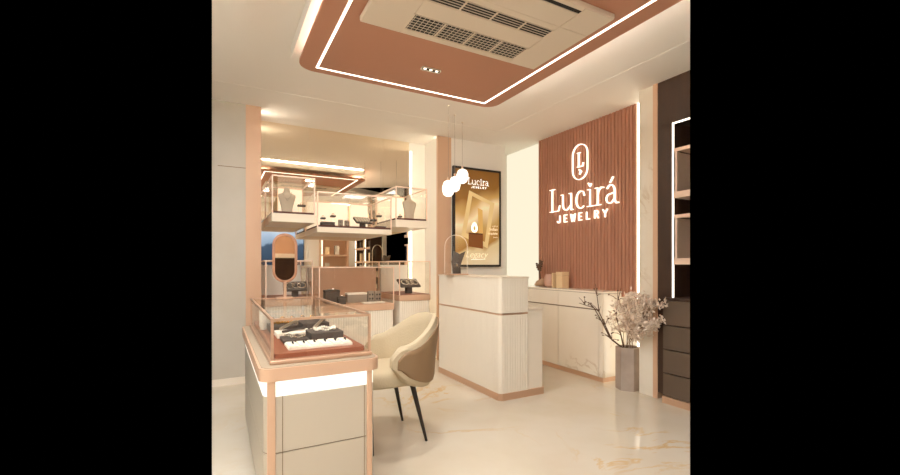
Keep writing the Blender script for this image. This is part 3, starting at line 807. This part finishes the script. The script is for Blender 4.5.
sb = N.new('ShaderNodeMath'); sb.operation = 'MULTIPLY_ADD'; L.new(sp.outputs['X'], sb.inputs[0]); sb.inputs[1].default_value = -.22; L.new(ad.outputs[0], sb.inputs[2])
rp = N.new('ShaderNodeValToRGB'); cr = rp.color_ramp
cr.elements[0].position = 0; cr.elements[0].color = lin((228, 214, 180)); cr.elements[1].position = 1; cr.elements[1].color = lin((134, 92, 40))
for p, c in ((.22, (222, 204, 158)), (.27, (176, 128, 60)), (.40, (196, 160, 96)), (.56, (248, 234, 196)), (.66, (204, 166, 100)), (.78, (142, 100, 44))):
    e = cr.elements.new(p); e.color = lin(c)
L.new(sb.outputs[0], rp.inputs[0]); L.new(rp.outputs[0], bsdf.inputs['Base Color']); bsdf.inputs['Roughness'].default_value = .3
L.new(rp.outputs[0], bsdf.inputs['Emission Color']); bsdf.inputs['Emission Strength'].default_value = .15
obj('print', B(px0+bw, px1-bw, PY, YB-.001, pz0+bw, pz1-bw), pm, t)
pw, ph = px1-px0, pz1-pz0
def fp_(a, b, c): return (px0+a*pw, PY-c, pz1-b*ph)     # a right, b down, both 0..1
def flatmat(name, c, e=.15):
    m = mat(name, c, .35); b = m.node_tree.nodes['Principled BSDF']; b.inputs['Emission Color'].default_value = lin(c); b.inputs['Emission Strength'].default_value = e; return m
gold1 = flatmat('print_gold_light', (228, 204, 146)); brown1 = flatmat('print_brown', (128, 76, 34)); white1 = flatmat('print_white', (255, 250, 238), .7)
brown2 = flatmat('print_brown_side', (96, 54, 24)); gold2 = flatmat('print_gold', (222, 182, 104))
def quadring(outer, inner, c0, c1): return MB().ring(outer, inner, c0, c1, fp_)
obj('printed_frame', quadring([(.32, .23), (.86, .34), (.71, .81), (.16, .69)], [(.385, .285), (.76, .36), (.65, .745), (.255, .66)], .0002, .0016), gold1, t)
obj('printed_pedestal', MB().prism([(.31, .655), (.61, .66), (.61, .815), (.31, .795)], .0002, .0022, fp_), brown1, t)
obj('printed_pedestal_side', MB().prism([(.31, .655), (.61, .66), (.59, .675), (.33, .67)], .0022, .0026, fp_), brown2, t)
obj('printed_stand', MB().prism([(.50, .40), (.60, .42), (.61, .66), (.52, .658)], .0002, .0018, fp_), gold2, t)
dp = [(.43+.065*math.cos(a)*(1-.25*math.sin(a)), .60-.052*math.sin(a)) for a in [k*2*PI/20 for k in range(20)]]
di = [(.43+.026*math.cos(a), .608-.024*math.sin(a)) for a in [k*2*PI/20 for k in range(20)]]
obj('printed_earring', MB().ring(dp, di, .0003, .003, fp_), white1, t)

# ------------------------------------------------------------------ lettering
def arc(cx, cy, rx, ry, a0, a1, n=14):
    return [(cx+rx*math.cos(math.radians(a0+(a1-a0)*k/n)), cy+ry*math.sin(math.radians(a0+(a1-a0)*k/n))) for k in range(n+1)]
def lucira(fn, t0, t1, k=1, acute=True):
    """brand word: strokes in metres for a 1.12 m wide word; returns one builder per letter"""
    A, Tn = .0125*k, .0085*k
    out = []
    m = MB()                                                            # L
    m.ribbon([(.055, 0), (.055, .29)], A, t0, t1, fn); m.ribbon([(.01, .285), (.105, .285)], Tn, t0, t1, fn)
    m.ribbon([(.01, .008), (.17, .008), (.195, .075)], Tn, t0, t1, fn); out.append(m)
    m = MB()                                                            # u
    m.ribbon([(.215, .197), (.25, .197), (.25, .075)]+arc(.31, .075, .06, .07, 180, 300), [Tn, Tn, A]+[A]*15, t0, t1, fn)
    m.ribbon([(.355, .197), (.395, .197), (.395, .0), (.43, .0)], [Tn, Tn, A, Tn], t0, t1, fn); m.ribbon([(.335, .012), (.395, .06)], Tn, t0, t1, fn); out.append(m)
    m = MB(); m.ribbon(arc(.555, .1, .075, .1, 50, 310, 22), [Tn]*4+[A]*15+[Tn]*4, t0, t1, fn); m.ribbon([(.60, .17), (.612, .14)], A, t0, t1, fn); out.append(m)   # c
    m = MB()                                                            # i
    m.ribbon([(.66, .197), (.70, .197), (.70, 0)], [Tn, Tn, A], t0, t1, fn); m.ribbon([(.655, .006), (.75, .006)], Tn, t0, t1, fn)
    m.ribbon([(.672, .275), (.70, .235), (.72, .262)], A, t0, t1, fn); out.append(m)
    m = MB()                                                            # r
    m.ribbon([(.775, .197), (.815, .197), (.815, 0)], [Tn, Tn, A], t0, t1, fn); m.ribbon([(.77, .006), (.865, .006)], Tn, t0, t1, fn)
    m.ribbon([(.815, .11), (.83, .165), (.865, .197), (.905, .19)], [Tn, Tn, A, A], t0, t1, fn); out.append(m)
    m = MB()                                                            # a
    m.ribbon([(.95, .165)]+arc(1.0, .13, .055, .072, 140, 0, 12)+[(1.055, .03), (1.075, .0), (1.11, .0)], [A]*3+[A]*13, t0, t1, fn)
    m.ribbon([(1.055, .115), (.99, .105)]+arc(.99, .055, .05, .05, 90, 300, 12)+[(1.055, .05)], Tn*1.2, t0, t1, fn)
    if acute: m.ribbon([(.99, .225), (1.035, .285)], [Tn, A*1.1], t0, t1, fn)
    out.append(m)
    return out
def jewelry(fn, t0, t1, x0, h, pitch, w, s):
    g = {'J': [[(.75, 1), (.75, .25), (.6, .02), (.3, .02), (.12, .25)]],
         'E': [[(.8, .97), (.15, .97), (.15, .03), (.8, .03)], [(.15, .5), (.7, .5)]],
         'W': [[(0, 1), (.25, .02), (.5, .8), (.75, .02), (1, 1)]],
         'L': [[(.15, 1), (.15, .03), (.8, .03)]],
         'R': [[(.15, 0), (.15, .97), (.6, .97), (.82, .76), (.6, .5), (.15, .5)], [(.5, .5), (.85, 0)]],
         'Y': [[(.05, 1), (.5, .5), (.95, 1)], [(.5, .5), (.5, 0)]]}
    out = []
    for i, ch in enumerate('JEWELRY'):
        m = MB()
        for st in g[ch]: m.ribbon([(x0+i*pitch+a*w, b*h) for a, b in st], s, t0, t1, fn)
        out.append(m)
    return out
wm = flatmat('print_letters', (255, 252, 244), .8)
fw = lambda a, b, c: (px0+pw*(.29+a*.40), PY-c, pz1-.168*ph+b*.40*pw)
for m in lucira(fw, .0003, .002, 1.7, False): obj('printed_letter', m, wm, t)
fj = lambda a, b, c: (px0+pw*.36+a, PY-c, pz1-.203*ph+b)
for m in jewelry(fj, .0003, .002, 0, .026, .037, .026, .0055): obj('printed_letter', m, wm, t)
def text_mesh(s, size, fn, name, m, parent, bold=0):
    cu = bpy.data.curves.new(name, 'FONT'); cu.body = s; cu.size = size; cu.extrude = .0004; cu.offset = bold; cu.align_x = 'RIGHT'
    tmp = bpy.data.objects.new(name, cu); C.objects.link(tmp)
    dg = bpy.context.evaluated_depsgraph_get(); me = bpy.data.meshes.new_from_object(tmp.evaluated_get(dg))
    bpy.data.objects.remove(tmp); mb = MB(); mb.bm.from_mesh(me); bpy.data.meshes.remove(me)
    for v in mb.bm.verts: v.co = Vector(fn(v.co.x, v.co.y, v.co.z))
    return obj(name, mb, m, parent)
for i, (sz, bo, w_) in enumerate(((.03, 0, 'a gift of'), (.058, .0012, 'Indian'), (.046, .001, 'exquisite'), (.03, 0, 'jewels'))):
    yy = (.585, .625, .665, .70)[i]
    text_mesh(w_, sz, lambda a, b, c, yy=yy: (px0+pw*.93+a, PY-.0012-c, pz1-yy*ph+b), 'printed_text', flatmat('print_small_text', (250, 236, 204), .25), t, bo)
text_mesh('Legacy', .125, lambda a, b, c: (px0+pw*.70+a*1.05+b*.35, PY-.0012-c, pz1-.905*ph+b), 'printed_script', flatmat('print_script', (252, 240, 208), .3), t, -.001)
plabel(obj('printed_rule', MB().prism([(.36, .925), (.66, .92), (.66, .923), (.36, .928)], .0003, .001, fp_), wm, t), 'thin white line under the script')

# ================================================================== SIGN WALL
XP = 3.87; FY0, FY1 = 3.015, yo(538, XP)
t = thing('fluted_wall_panel', 'rose brown fluted wooden wall panel behind the glowing sign', 'wall panel', (XP+.03, (FY0+FY1)/2, .9))
pts = [(XP+.055, FY0), (XP+.055, FY1)]
n = 33; prof = []
for k in range(n):
    y0 = FY1-(FY1-FY0)*k/n; w = (FY1-FY0)/n
    prof += [(XP+.014, y0), (XP+.014, y0-w*.14), (XP+.003, y0-w*.2), (XP, y0-w*.3), (XP, y0-w*.7), (XP+.003, y0-w*.8), (XP+.014, y0-w*.86)]
prof.append((XP+.014, FY0))
obj('slats', MB().prism(pts+prof, .9, CZ), M['wood'], t)
obj('batten', B(XP+.055, XW, FY0+.1, FY1-.1, .9, CZ-.1), M['plaster'], t)

t = thing('wall_sign', 'glowing letter sign with oval monogram on the fluted wooden wall panel', 'sign', (XP, 3.8, 1.78))
fs = lambda a, b, c: (XP-c, 4.335-a, 1.935+b*1.03)
for m in lucira(fs, .012, .034): plabel(obj('letter', m, M['sign'], t), 'glowing white letter')
fs2 = lambda a, b, c: (XP-c, 4.195-a, 1.79+b)
for m in jewelry(fs2, .012, .032, 0, .092, .124, .074, .0105): plabel(obj('letter', m, M['sign'], t), 'glowing white letter')
oy, oz = 3.795, 2.495
fs3 = lambda a, b, c: (XP-c, oy-a, oz+b)
obj('oval', MB().ribbon(stad(.12, .212), .0085, .012, .034, fs3, True), M['sign'], t)
m = MB(); m.ribbon([(-.02, -.06), (-.02, .115)], .012, .012, .034, fs3); m.ribbon([(-.045, .112), (.008, .112)], .008, .012, .034, fs3); m.ribbon([(-.045, -.056), (.045, -.056), (.055, -.015)], .009, .012, .034, fs3)
obj('letter', m, M['sign'], t)
obj('crescent', MB().ribbon([(-.012, -.09), (.018, -.118), (-.006, -.15)], [.012, .02, .008], .012, .034, fs3), M['sign'], t)
pins = MB()
for y in (4.3, 4.1, 3.9, 3.7, 3.5, 3.3): pins.box(XP-.013, XP+.001, y-.3-.004+.3, y+.004, 1.99, 1.998)
obj('standoff', pins, M['rose'], t)

# ================================================================== CONSOLE CABINET
KX0, KX1, KY0, KY1 = 3.59, 3.945, 3.215, 4.70
t = thing('console_cabinet', 'long cream marble console cabinet under the sign wall', 'console cabinet', (3.77, 3.95, 0))
ks = yo(552, KX0)
obj('body', B(KX0+.012, KX1, KY0+.012, KY1, .05, .945), M['seam'], t)
plabel(obj('plinth', B(KX0+.006, KX1, KY0+.006, KY1, 0, .05), M['rose'], t), 'rose metal plinth')
obj('top', MB().box(KX0-.003, KX1+.0, KY0-.003, KY1, .945, .965, bev=.003), M['conmarble'], t)
zd = .768
ys = [KY0+.014, yo(558, KX0), KY1-.002]
ys = [yo(599, KX0), yo(558, KX0), KY1-.002]
for k in range(2):
    obj('drawer', B(KX0, KX0+.012, ys[k]+.004, ys[k+1]-.004, zd+.007, .941), M['conmarble'], t)
    obj('door', B(KX0, KX0+.012, ys[k]+.004, ys[k+1]-.004, .054, zd-.007), M['conmarble'], t)
obj('end_panel', B(KX0, KX0+.012, KY0+.0, ys[0]-.002, .05, .941), M['conmarble'], t)
obj('end_panel', B(KX0+.013, KX1, KY0, KY0+.012, .05, .941), M['conmarble'], t)
# things on the console
zc = .9655
cx, cy = 3.74, yo(540, 3.74)
t = thing('sprig_holder', 'pale rounded stone holder with dark sprigs at the left end of the console', 'ornament', (cx, cy, zc))
m = MB(); m.ico((cx, cy, zc+.045), .06, 2, (.9, 1.15, .75)); m.ico((cx, cy-.045, zc+.065), .04, 2, (.8, .9, 1.2)); m.ico((cx, cy+.06, zc+.025), .032, 2, (1, 1.2, .75))
obj('stone', m, M['stone'], t, True)
for k in range(3):
    hh = (.30, .22, .26)[k]
    pts = [(cx, cy-.02+.01*k, zc+.07), (cx-.01, cy+.01*(k-1), zc+.07+hh*.5), (cx-.01, cy+.035*(k-1), zc+.04+hh)]
    sp_ = obj('sprig', MB().tube(pts, [.004, .003, .002], 6), M['twig'], t, True)
    lf = MB()
    for q in range(6):
        u = .35+q*.12; p = Vector(pts[1]).lerp(Vector(pts[2]), u) if u < 1 else Vector(pts[2])
        s = 1 if q % 2 else -1
        lf.ico(p+Vector((0, s*.02, .006)), .026, 1, (.35, 1.0, .55))
    obj('leaf_spray', lf, M['twig'], sp_, True)
cx, cy = 3.74, yo(549.6, 3.74)
o = obj('round_vase', MB().lathe([(.03, 0), (.06, .02), (.072, .07), (.066, .125), (.05, .16), (.052, .168), (.042, .166), (.04, .12)], (cx, cy, zc), 28), M['rosevase'], None, True)
tag(o, 'rose round vase between the stone holder and the beige box on the console', 'vase')
o = obj('gift_card', B(3.70, 3.80, yo(555.3, 3.75)-.012, yo(555.3, 3.75)+.012, zc, zc+.185), M['beigebox']); tag(o, 'slim beige box standing against the wide beige box on the console', 'box', 'beige boxes on the console')
cy = yo(562, 3.74)
t = thing('gift_box', 'wide upright beige gift box on the console under the sign', 'box', (3.74, cy, zc), 0, 'beige boxes on the console')
obj('body', MB().box(3.69, 3.80, cy-.055, cy+.05, zc, zc+.155, bev=.003), M['beigebox'], t)
obj('lid', MB().box(3.688, 3.802, cy-.057, cy+.052, zc+.157, zc+.20, bev=.003), M['beigebox'], t)

# ================================================================== FLOOR VASE AND DRIED PLANTS
VX, VY = 3.645, 2.945
t = thing('floor_vase', 'tall hexagonal concrete floor vase beside the marble pilaster', 'vase', (VX, VY, 0))
def hexa(r, ph=.12): return [(VX+r*math.cos(ph+k*PI/3), VY+r*math.sin(ph+k*PI/3)) for k in range(6)]
obj('body', MB().prism(hexa(.118), 0, .36), M['concrete'], t)
obj('rim', MB().ring(hexa(.118), hexa(.098), .36, .425), M['concrete'], t)
obj('soil', MB().prism(hexa(.098), .36, .395), M['twig'], t)
def branch(mb, p, d, ln, r, lev, tips):
    pts = [Vector(p)]; dd = Vector(d).normalized(); n = 5
    for k in range(n):
        dd = (dd+Vector((random.uniform(-.18, .18), random.uniform(-.18, .18), random.uniform(-.05, .12)))).normalized()
        q = pts[-1]+dd*ln/n
        q.x = min(q.x, 3.78 if q.y > 2.82 else 3.59)
        pts.append(q)
    mb.tube(pts, [r*(1-.14*k) for k in range(n+1)], 6)
    for q in pts[2:]: tips.append((q.copy(), dd.copy()))
    if lev > 0:
        for k in range(2 if lev == 1 else 3):
            q = pts[random.randint(1, n-1)]
            d2 = (dd+Vector((random.uniform(-.8, .5), random.uniform(-.8, .8), random.uniform(-.1, .5)))).normalized()
            branch(mb, q, d2, ln*.55, r*.6, lev-1, tips)
neck = Vector((VX, VY, .40))
def bare(label, tgts, seed):
    random.seed(seed)
    mb = MB(); nodes = [neck+Vector((-.03, .02, 0))]
    for a in tgts: nodes.append(Vector(a))
    mb.tube(nodes, [.008-.0055*k/(len(nodes)-1) for k in range(len(nodes))], 7)
    sd = MB()
    for i in range(1, len(nodes)-1):
        for q in range(3):
            d = Vector((random.uniform(-.6, -.0), random.uniform(-.7, .9), random.uniform(.1, .9))).normalized()
            e = nodes[i]+d*random.uniform(.05, .13)
            mb.tube([nodes[i], (nodes[i]+e)/2+Vector((0, 0, .008)), e], [.004, .003, .0015], 5)
            if q: sd.ico(e, .009, 1, (1, 1.3, .8))
    t = thing('bare_branch', label, 'branch', tuple(neck), 0, 'bare twigs in the floor vase')
    obj('stem', mb, M['twig'], t, True); obj('bud', sd, M['twig'], t, True)['kind'] = 'stuff'
def pt(px, py, dd):          # world point at depth dd
    a, b = ray(px); return (a*dd, b*dd, H-(py-HOR)*dd/FPX)
bare('long bare twig leaning left out of the floor vase', [pt(612, 340, 4.34), pt(605, 325, 4.36), pt(599, 312, 4.38), pt(597, 296, 4.40), pt(595.5, 284, 4.42)], 3)
bare('forked dark twig with buds reaching far left over the console front', [pt(610, 338, 4.30), pt(602, 322, 4.28), pt(594, 308, 4.26), pt(585, 305, 4.25), pt(579, 303, 4.24)], 11)
bare('upright bare twig at the middle of the dried flowers', [pt(621, 335, 4.33), pt(616, 315, 4.34), pt(618, 300, 4.35), pt(621, 288, 4.37)], 5)
def spray(label, tgt, seed, rad, cnt):
    random.seed(seed)
    t = thing('dried_flower', label, 'dried flower', tuple(neck), 0, 'pale dried flower sprays in the floor vase')
    e = Vector(tgt); e.x = min(e.x, 3.72 if e.y > 2.9 else 3.53); s = MB(); mid = neck.lerp(e, .5)+Vector((-.02, 0, .04))
    s.tube([neck+Vector((random.uniform(-.04, .04), random.uniform(-.04, .04), 0)), mid, e], [.004, .003, .002], 6)
    fl = MB()
    for k in range(16):
        d = Vector((random.gauss(0, 1), random.gauss(0, 1), random.gauss(.3, 1))).normalized()
        st = e.lerp(mid, random.uniform(0, .45)); q = st+d*rad*random.uniform(.5, 1)
        q.x = min(q.x, 3.80 if q.y > 2.84 else 3.585)
        s.tube([st, (st+q)/2, q], [.002, .0015, .001], 4)
        for j in range(cnt):
            v = Vector((random.gauss(0, 1), random.gauss(0, 1), random.gauss(0, 1)))
            c = q+v*rad*.16
            c.x = min(c.x, 3.82 if c.y > 2.84 else 3.59)
            # a small curled petal: two triangles folded along the middle
            a = Vector((random.gauss(0, 1), random.gauss(0, 1), random.gauss(0, 1))).normalized(); b = a.cross(Vector((random.random(), random.random(), random.random()))).normalized(); nn = a.cross(b)
            L1, L2 = random.uniform(.013, .025), random.uniform(.006, .011)
            fl.faces([c-a*L1, c+b*L2+nn*.003, c+a*L1, c-b*L2+nn*.003], [(0, 1, 2), (0, 2, 3)])
    obj('stem', s, M['stemdry'], t, True); obj('floret', fl, M['floret'], t)['kind'] = 'stuff'
spray('pale fluffy dried flower at the top right of the vase, in front of the pilaster', pt(651, 308, 3.86), 21, .14, 30)
spray('pale fluffy dried flower at the top of the bunch, against the bright light strip', pt(636, 302, 3.98), 22, .15, 30)
spray('pale fluffy dried flower low at the right rim of the vase', pt(645, 325, 3.92), 23, .12, 30)
spray('pale fluffy dried flower low in the middle, just above the vase rim', pt(635, 330, 4.2), 24, .13, 30)
spray('sparse pale dried flower left of the bunch in front of the console end', pt(621, 318, 4.33), 25, .13, 12)
spray('pale fluffy dried flower at the top left of the bunch', pt(631, 306, 4.25), 26, .13, 24)

# ================================================================== DARK CABINET AT RIGHT
t = thing('tall_cabinet', 'tall dark brown cabinet with lit niche and drawers at the right end', 'cabinet', (3.8, 2.4, 0))
cyl_ = yo(672, 3.62)
obj('side_panel', edge_r(B(3.62, 4.08, cyl_, 2.591, .06, CZ)), M['darkwood'], t)
obj('header', edge_r(B(3.62, 4.08, 2.0, cyl_, 2.545, CZ)), M['darkwood'], t)
obj('back_panel', edge_r(B(4.02, 4.08, 2.2, cyl_, .9, 2.545)), M['darkwood'], t)
obj('worktop', edge_r(B(3.555, 4.08, 2.0, 2.50, .935, .955)), M['darkwood'], t)
for k, (a, b) in enumerate(((.71, .93), (.49, .705), (.275, .485), (.065, .27))):
    d = obj('drawer', edge_r(B(3.56, 3.60, 2.0, 2.495, a+.003, b-.003)), M['drawer'], t)
obj('carcass', edge_r(B(3.602, 4.08, 2.0, 2.495, .065, .934)), M['darkwood'], t)
plabel(obj('plinth', edge_r(B(3.552, 4.08, 2.0, 2.5, 0, .062)), M['rose'], t), 'rose metal plinth')
lb = MB(); lb.box(3.616, 3.632, cyl_-.012, cyl_-.004, .956, 2.535); lb.box(3.616, 3.632, 2.0, cyl_-.004, 2.527, 2.536)
plabel(obj('light_strip', edge_r(lb), M['led'], t), 'white light strip around the niche')
for k, (za, zb, lab) in enumerate(((1.85, 2.295, 'upper rose framed glass case in the lit niche of the dark cabinet'), (1.255, 1.70, 'lower rose framed glass case in the lit niche of the dark cabinet'))):
    c = thing('rose_display_case', lab, 'display case', (3.8, 2.36, za), 0, 'rose framed cases in the dark cabinet')
    x0, y1 = 3.60, cyl_-.03
    f = MB(); f.box(x0, x0+.04, y1-.03, y1, za+.055, zb); f.box(x0, x0+.04, 2.0, y1-.03, zb-.03, zb); f.box(x0, 4.0, y1-.012, y1-.0005, za+.055, zb-.03)
    obj('frame', edge_r(f), M['paleframe'], c)
    obj('shelf', edge_r(B(x0-.005, 4.019, 2.0, y1, za, za+.055)), M['paleframe'], c)
    obj('top', edge_r(B(x0+.04, 4.019, 2.0, y1-.013, zb-.02, zb)), M['paleframe'], c)
    obj('glass_front', edge_r(B(x0+.015, x0+.02, 2.0, y1-.03, za+.056, zb-.031)), M['glass'], c)
    obj('back_panel', edge_r(B(3.98, 4.0, 2.0, y1-.013, za+.056, zb-.021)), mat('case_lining', (150, 100, 76), .7), c)

# ================================================================== WHAT THE MIRROR SHOWS (behind the camera)
sc = bpy.data.materials.new('window_view_picture'); sc.use_nodes = True
nt = sc.node_tree; N = nt.nodes; L = nt.links; N.clear()
tc = N.new('ShaderNodeTexCoord'); sp = N.new('ShaderNodeSeparateXYZ'); L.new(tc.outputs['Generated'], sp.inputs[0])
nz = N.new('ShaderNodeTexNoise'); nz.inputs['Scale'].default_value = 3; nz.inputs['Detail'].default_value = 6; L.new(tc.outputs['Generated'], nz.inputs['Vector'])
ad = N.new('ShaderNodeMath'); ad.operation = 'MULTIPLY_ADD'; L.new(nz.outputs['Fac'], ad.inputs[0]); ad.inputs[1].default_value = .35; L.new(sp.outputs['Z'], ad.inputs[2])
rp = N.new('ShaderNodeValToRGB'); cr = rp.color_ramp
cr.elements[0].position = .1; cr.elements[0].color = lin((40, 56, 78)); cr.elements[1].position = 1; cr.elements[1].color = lin((170, 190, 214))
for p, c in ((.62, (62, 80, 106)), (.66, (122, 146, 178)), (.85, (150, 172, 204))):
    e = cr.elements.new(p); e.color = lin(c)
L.new(ad.outputs[0], rp.inputs[0])
em = N.new('ShaderNodeEmission'); em.inputs[1].default_value = 1.1; L.new(rp.outputs[0], em.inputs[0]); out = N.new('ShaderNodeOutputMaterial'); L.new(em.outputs[0], out.inputs[0])
t = thing('window_view', 'glowing picture standing for a window with a blue mountain view, reflected in the bronze mirror', 'window view', (1.5, -1.59, 1.25))  # emissive picture put in for the window view behind the camera
obj('display', B(.95, 2.12, -1.56, -1.552, 1.25, 2.45), sc, t)
obj('casing', B(.93, 2.14, -1.5995, -1.561, 1.23, 2.47), M['blackframe'], t)
t = thing('back_counter', 'dark brown counter with a white top, reflected in the oval table mirror', 'counter', (.25, -1.3, 0))
obj('body', B(-.5, 1.0, -1.55, -1.15, 0, 1.19), M['darkwood'], t); obj('top', MB().box(-.52, 1.02, -1.57, -1.13, 1.19, 1.26, bev=.004), M['white'], t)
def shelf_unit(name, label, x0, x1, y0, y1, face, m, zs):
    t = thing(name, label, 'shelving', ((x0+x1)/2, (y0+y1)/2, 0), 0, 'shelving units facing the mirror')
    if face == 'y':
        obj('back_panel', B(x0, x1, y0, y0+.02, 0, 2.6), m, t)
        for x in (x0, x1-.03): obj('side_panel', B(x, x+.03, y0+.02, y1, 0, 2.6), m, t)
        for z in zs: obj('shelf', B(x0+.03, x1-.03, y0+.02, y1, z, z+.05), M['rosepaint'], t)
        obj('light_strip', B(x0+.031, x0+.05, y1-.02, y1-.001, .9, 2.5), M['led'], t)
    else:
        obj('back_panel', B(x1-.02, x1, y0, y1, 0, 2.6), m, t)
        for y in (y0, y1-.03): obj('side_panel', B(x0, x1-.02, y, y+.03, 0, 2.6), m, t)
        for z in zs: obj('shelf', B(x0, x1-.02, y0+.03, y1-.03, z, z+.05), M['rosepaint'], t)
        obj('light_strip', B(x0+.001, x0+.02, y0+.031, y0+.05, .9, 2.5), M['led'], t)
    k = 0
    for z in zs[:-1]:
        for q in (.25, .6):
            if face == 'y': cx, cy = x0+(x1-x0)*q, (y0+y1)/2
            else: cx, cy = (x0+x1)/2, y0+(y1-y0)*q
            o = obj('shelf_box', MB().box(cx-.06, cx+.06, cy-.06, cy+.06, z+.0505, z+.05+.16+.05*((k*7) % 3), bev=.004), (M['dark'], M['beigebox'], M['linen'])[k % 3], t); k += 1
    return t
shelf_unit('shelving_unit', 'rose shelving beside the blue window view, reflected in the mirror', 2.55, 3.35, -1.5995, -1.35, 'y', M['rosepaint'], (.5, 1.0, 1.5, 2.0, 2.5))
shelf_unit('shelving_unit', 'dark lit shelving, reflected at the right end of the mirror', 3.3, 3.5995, -.55, .30, 'x', M['darkwood'], (.6, .95, 1.3, 1.65, 2.0, 2.4))
shelf_unit('shelving_unit', 'second dark lit shelving nearer the mirror end, reflected beside the upright light strip', 3.3, 3.5995, .31, .8, 'x', M['darkwood'], (.6, .95, 1.3, 1.65, 2.0, 2.4))

# ================================================================== LIGHT, WORLD, CAMERA
def area(name, loc, rot, sx, sy, e, col=(255, 250, 240)):
    l = bpy.data.lights.new(name, 'AREA'); l.shape = 'RECTANGLE'; l.size = sx; l.size_y = sy; l.energy = e; l.color = lin(col)[:3]
    o = bpy.data.objects.new(name, l); C.objects.link(o); o.location = loc; o.rotation_euler = rot; return o
area('downlight_glow', (1.465, 3.01, PZ-.015), (0, 0, 0), .15, .04, 14)
w = bpy.data.worlds.new('dark_world'); bpy.context.scene.world = w; w.use_nodes = True
w.node_tree.nodes['Background'].inputs[0].default_value = (0, 0, 0, 1); w.node_tree.nodes['Background'].inputs[1].default_value = 0

cam = bpy.data.cameras.new('camera'); co = bpy.data.objects.new('camera', cam); C.objects.link(co)
cam.sensor_fit = 'HORIZONTAL'; cam.sensor_width = 36; cam.lens = FPX/900*36; cam.shift_y = (HOR-237.5)/900
cam.clip_start = .02
co.location = (0, 0, H); co.rotation_euler = (PI/2, 0, -YAW)
S = bpy.context.scene
S.camera = co
S.view_settings.view_transform = 'Standard'; S.view_settings.look = 'None'; S.view_settings.gamma = 1; S.view_settings.exposure = 0.62
S.view_settings.use_curve_mapping = False
try:
    S.cycles.use_denoising = True; S.cycles.max_bounces = 12; S.cycles.diffuse_bounces = 7; S.cycles.glossy_bounces = 6; S.cycles.transparent_max_bounces = 24
    S.cycles.sample_clamp_indirect = 6
except Exception: pass
